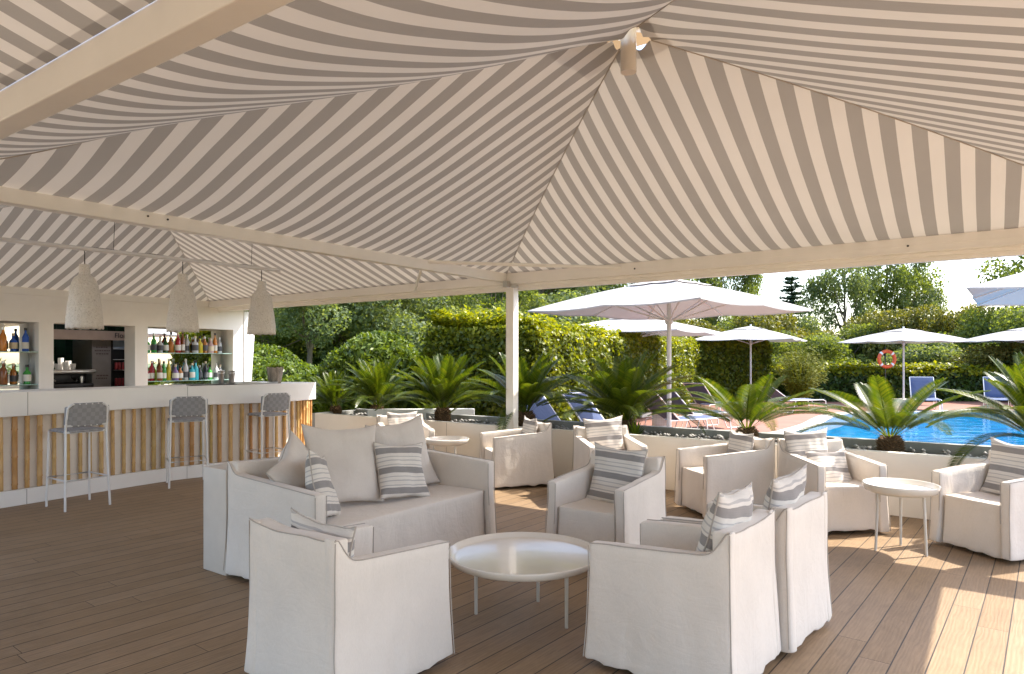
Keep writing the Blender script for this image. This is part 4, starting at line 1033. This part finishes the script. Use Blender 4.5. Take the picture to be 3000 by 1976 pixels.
for i, (pv, Y, h, k, sx, lb) in enumerate([

 (860,32,5.4,'w3',1.1,'grey green undergrowth behind the pale leaning trunk'),(1010,31,5.4,'w2',1.1,'undergrowth behind the thin dark trunk'),(1150,29,5.0,'w3',1.1,'undergrowth above the rounded shrub'),(1300,31,5.4,'w2',1.1,'undergrowth above the tall hedge block'),
 (1470,30,5.2,'w2',1.0,'wild shrub behind the canopy post'),(1640,28,5.0,'w3',1.1,'wild shrub behind the biggest parasol, left side'),
 (1790,33,5.0,'w2',1.1,'wild shrub behind the second parasol'),(1960,34,4.2,'w1',1.1,'olive yellow shrub between the second and third parasols'),(2110,36,4.6,'w2',1.1,'wild shrub behind the third parasol, left side'),
 (2260,33,4.6,'w1',1.0,'olive yellow shrub right of the third parasol'),(2370,37,4.4,'w3',.8,'grey green shrub under the conifer, right side'),(2470,34,4.0,'w2',1.0,'dark wild shrub above the two distant white parasols'),
 (2560,36,4.6,'w1',.8,'tall olive yellow shrub above the lifebuoy'),(2680,33,4.7,'w1',.8,'golden olive shrub right of the fourth parasol peak'),(2720,28,2.9,'w3',1.2,'pale wild shrub just right of the fourth parasol'),
 (2800,34,4.4,'w2',.6,'dark green wild shrub with a pointed top'),(2860,38,5.4,'w1',.5,'tall olive shrub against the sky near the right edge'),(2930,30,4.6,'w2',.9,'deep green shrub below the right corner parasol'),
 (3010,27,4.2,'w2',1.0,'deep green shrub cut by the right edge of the photo'),(2960,25.5,2.5,'w1',1.3,'low yellow green shrub above the right end of the low hedge'),(2330,28,3.0,'w2',1.2,'mid green shrub behind the bamboo clump'),(2200,30,3.3,'w2',1.2,'mid green shrub above the farther clipped hedge')]):
    bush(lb, pv, Y, h, k, sx)
# conifer
cf2 = thing('conifer', 'dark tiered conifer standing against the sky', 'tree', (px(2319,60), 60, 0), 0, 'trees beyond the garden')
MB().tube([(0,0,0),(0,0,9.1)], [.22,.03], 8).build('trunk', BARK, cf2)
rs = np.random.default_rng(9); Cc = []
for i in range(17):
    z = 3.2+5.7*i/17; rad = 2.3*(1-(z-3.0)/6.4)**.8+.15
    for j in range(9):
        a = rs.uniform(0,6.28); L_ = rad*rs.uniform(.6,1.1)
        for q in range(34):
            s_ = rs.uniform(.1,1); Cc.append((math.cos(a)*L_*s_+rs.normal(0,.09), math.sin(a)*L_*s_+rs.normal(0,.09), z+.12*s_+rs.normal(0,.05)))
Cc = np.array(Cc); V, Q = leaf_cloud(Cc, np.tile((0,0,1.5), (len(Cc),1)), .17, rs, 1.8); fast_mesh('crown', V, Q, L_CON, cf2)
# far wood closing the horizon
rs = np.random.default_rng(77); n = 60000
ang = rs.uniform(-1.0,1.0,n); dist = rs.uniform(62,74,n); top = 3.1+1.1*np.sin(ang*9)+.8*np.sin(ang*23+1)+.5*np.sin(ang*51)
C = np.stack([np.sin(ang)*dist, np.cos(ang)*dist, np.abs(rs.random(n))**.8*top], 1); V, Q = leaf_cloud(C, np.tile((0,-1,.5), (n,1)), .42, rs, 1.5)
fw = fast_mesh('distant_woods', V, Q, L_TREE); tag(fw, 'dark distant woodland filling the horizon behind the garden trees', 'woodland', kind='stuff')
nl = 45000; ang = rs.uniform(-.62,.06,nl); dist = rs.uniform(40,46,nl); top = 6.8+.9*np.sin(ang*12); 
C = np.stack([np.sin(ang)*dist, np.cos(ang)*dist, rs.random(nl)**.9*top], 1); V, Q = leaf_cloud(C, np.tile((0,-1,.5), (nl,1)), .24, rs, 1.5)
fw = fast_mesh('dense_woods', V, Q, L_TREE2); tag(fw, 'dense shaded woods behind the left hand trees', 'woodland', kind='stuff')

# ------------------------------------------------------------------ parasols
def parasol(label, x, y, rz, side=3.4, hem=2.25, apex=2.72, hub=2.10, vent=True, base=True):
    t = thing('parasol', label, 'parasol', (x,y,0), rz, 'white garden parasols'); h = side/2
    ribs = [(-h,-h),(0,-h),(h,-h),(h,0),(h,h),(0,h),(-h,h),(-h,0)]
    m = MB(); mv = MB()
    for k in range(8):
        a, b = ribs[k], ribs[(k+1) % 8]
        def fn(u, v):
            ex = a[0]*(1-u)+b[0]*u; ey = a[1]*(1-u)+b[1]*u; q = v
            z = apex-.0+(hem-apex)*q-.03*math.sin(math.pi*u)*q+.035*math.sin(math.pi*q)
            pull = 1-.02*math.sin(math.pi*u)
            return (ex*q*pull, ey*q*pull, z)
        m.grid(lambda u, v: fn(u, .16+.84*v), 8, 10, flip=True)
        mv.grid(lambda u, v: (lambda p: (p[0], p[1], p[2]+.022))(fn(u, .30*v)), 6, 3, flip=True)
        m.grid(lambda u, v: (lambda p: (p[0], p[1], p[2]-.018*v))(fn(u, 1)), 8, 1, flip=False)
    m.build('canopy', MATS['parasol'], t); mv.build('vent', MATS['parasol'], t)
    MB().tube([(0,0,0.0),(0,0,apex+.08)], .034, 12).build('pole', PIPE, t)
    for q in ribs:
        rb = MB().tube([(q[0]*.02,q[1]*.02,apex-.03),(q[0]*.5,q[1]*.5,(apex+hem)/2-.0),(q[0]*.985,q[1]*.985,hem-.01)], .011, 6).build('rib', PIPE, t)
        MB().tube([(q[0]*.04,q[1]*.04,hub),(q[0]*.55,q[1]*.55,hem+(apex-hem)*.45-.03)], .011, 6).build('strut', PIPE, rb)
    MB().lathe([(.05,hub-.06),(.06,hub-.04),(.06,hub+.03),(.05,hub+.05)], 14).build('hub', PIPE, t)
    if base: MB().rbox((-.3,-.3,.0),(.3,.3,.12), .02, (2,2,1)).build('base', COPING, t)
    return t
parasol('biggest, nearest white parasol on the terrace right of the canopy post', 2.37, 10.3, R(45-3), side=3.02)
parasol('second parasol, tucked under the right side of the biggest one', 3.28, 18, R(45+10), hem=2.2, apex=2.66, side=3.7)
parasol('third parasol, in front of the farther clipped hedge', 8.74, 25, R(45+14), hem=2.22, apex=2.72)
parasol('fourth parasol, standing alone behind the pool by the lifebuoy', px(2647,24.2), 24.2, R(14), hem=2.15, apex=2.6, side=3.0)
parasol('fifth parasol, cut by the right edge of the photo behind the pool', px(3016,24.6), 24.6, R(12), hem=2.2, apex=2.68, side=3.1)
parasol('parasol corner entering high at the right edge in front of the sky', 8.15, 9.05, R(-36), hem=2.42, apex=2.95)
for pv, lb in ((2394,'left of two tiny distant white parasols beyond the low hedge'),(2470,'right of two tiny distant white parasols beyond the low hedge')):
    parasol(lb, px(pv,45), 45, R(10), side=1.7, hem=1.82, apex=2.05, hub=1.8)

# ------------------------------------------------------------------ sun loungers
def lounger(label, x, y, f, back=35, group='blue sun loungers by the pool'):
    t = thing('sun_lounger', label, 'sun lounger', (x,y,0), rotz_of(*f), group)   # +y = towards the feet
    b = R(back); hy = -.35
    for sx in (-.32,.32):
        MB().tube([(sx,1.0,.0),(sx,1.05,.03),(sx,1.0,.3),(sx,.9,.34),(sx,hy,.34)], .014, 8).build('frame_rail', PIPE, t)
        MB().tube([(sx,.45,.34),(sx,.62,.03),(sx,.70,.01),(sx,1.0,.01)], .012, 6).build('leg', PIPE, t)
        MB().tube([(sx,-.15,.34),(sx,-.28,.01),(sx,-.75,.01),(sx,-.62,.34),(sx,hy,.34)], .012, 6).build('leg', PIPE, t)
        MB().tube([(sx,hy,.34),(sx,hy-.78*math.cos(b),.34+.78*math.sin(b))], .014, 8).build('back_rail', PIPE, t)
    MB().rbox((-.31,hy,.338),(.31,.98,.352), .006, (4,6,1), lambda x_, y_, z_: (x_, y_, z_-.02*(1-(x_/.31)**2))).build('seat_sling', BLUE, t)
    MB().rbox((-.31,0,-.007),(.31,.80,.007), .006, (4,5,1), M=Matrix.Translation((0,hy,.345)) @ Matrix.Rotation(math.pi,4,'Z') @ Matrix.Rotation(b,4,'X')).build('back_sling', BLUE, t)
    MB().tube([(-.32,hy-.78*math.cos(b),.34+.78*math.sin(b)),(.32,hy-.78*math.cos(b),.34+.78*math.sin(b))], .014, 8).build('head_rail', PIPE, t)
    return t
lounger('blue sun lounger with a sunlit left edge, just right of the canopy post', .95, 10.6, (.75,-.66), 48)
lounger('second blue sun lounger, between the post and the wide dark cycad', 1.72, 11.2, (.75,-.66), 48)
lounger('nearer of the two loungers beside the wicker table on the red terrace', 3.35, 13.5, (.86,.5), 42)
lounger('farther of the two loungers beside the wicker table on the red terrace', 4.0, 14.9, (.86,.5), 42)
lounger('lounger back half hidden by the cycad before the long hedge', 5.4, 18.2, (.8,.6), 45)
lounger('lounger in front of the bamboo clump, only its white legs showing', 8.1, 19.8, (.9,.4), 30)
lounger('lounger facing the camera across the pool, right of the fourth parasol', 12.45, 20.6, (-.42,-.9), 52)
lounger('lounger across the pool near the right edge, behind the palm fronds', 14.75, 20.7, (-.50,-.86), 52)
wt = thing('wicker_table', 'round white wicker side table beside the loungers and the parasol pole', 'table', (px(1938,13.6), 13.6, 0))
MB().lathe([(.001,0),(.19,0),(.195,.02),(.185,.24),(.195,.42),(.001,.42)], 32).build('drum', WICK, wt)
MB().lathe([(.001,.421),(.20,.421),(.20,.44),(.001,.44)], 32).build('top', PANEL, wt)
# lifebuoy on its stand
lb_ = thing('lifebuoy', 'orange lifebuoy ring hanging on a thin post at the low hedge', 'lifebuoy', (px(2598,23.2), 23.2, 0))
MB().tube([(math.cos(a)*.265, 0, 1.53+math.sin(a)*.265) for a in [i*math.pi/18 for i in range(36)]], .058, 12, closed=True).build('ring', ORANGE, lb_)
for k in range(4):
    a0_ = R(45+90*k); MB().tube([(math.cos(a)*.265, 0, 1.53+math.sin(a)*.265) for a in (a0_-.12, a0_, a0_+.12)], .061, 12).build('reflective_band', PANEL, lb_)
MB().tube([(0,.09,0),(0,.09,1.95)], .02, 8).build('post', DARKM, lb_)

# ------------------------------------------------------------------ light, sky, camera
W = bpy.data.worlds.new('World'); S.world = W; W.use_nodes = True; nt = W.node_tree
bg = nt.nodes['Background']; sk = nt.nodes.new('ShaderNodeTexSky'); sk.sky_type = 'NISHITA'; sk.sun_disc = False
SUND = Vector((.945,.30,0)).normalized(); EL = R(48)
sk.sun_elevation = EL; sk.sun_rotation = math.atan2(SUND.x, SUND.y); sk.air_density = 1.0; sk.dust_density = 2.2; sk.ozone_density = .8
nt.links.new(sk.outputs[0], bg.inputs[0]); bg.inputs[1].default_value = SKY
sl = bpy.data.lights.new('sun', 'SUN'); sl.energy = SUN; sl.angle = R(.5); sl.color = (1,.93,.83); so = bpy.data.objects.new('sun', sl); COL.objects.link(so)
d = Vector((SUND.x*math.cos(EL), SUND.y*math.cos(EL), math.sin(EL))); so.rotation_euler = d.to_track_quat('Z', 'Y').to_euler(); so.location = (20,6,20)
cam = bpy.data.cameras.new('camera'); co = bpy.data.objects.new('camera', cam); COL.objects.link(co); S.camera = co
co.location = (0,0,EYE); co.rotation_euler = (R(90),0,0); cam.sensor_width = 36; cam.lens = 24; cam.shift_y = 67/3000; cam.clip_start = .05; cam.clip_end = 1500
S.view_settings.view_transform = 'Standard'; S.view_settings.look = 'None'; S.view_settings.gamma = 1; S.view_settings.exposure = EXPO
S.cycles.use_denoising = True
try: S.cycles.denoiser = 'OPENIMAGEDENOISE'
except Exception: pass
S.cycles.max_bounces = 12; S.cycles.diffuse_bounces = 7; S.cycles.glossy_bounces = 5; S.cycles.transmission_bounces = 6; S.cycles.sample_clamp_indirect = 6
S.cycles.caustics_reflective = False; S.cycles.caustics_refractive = False
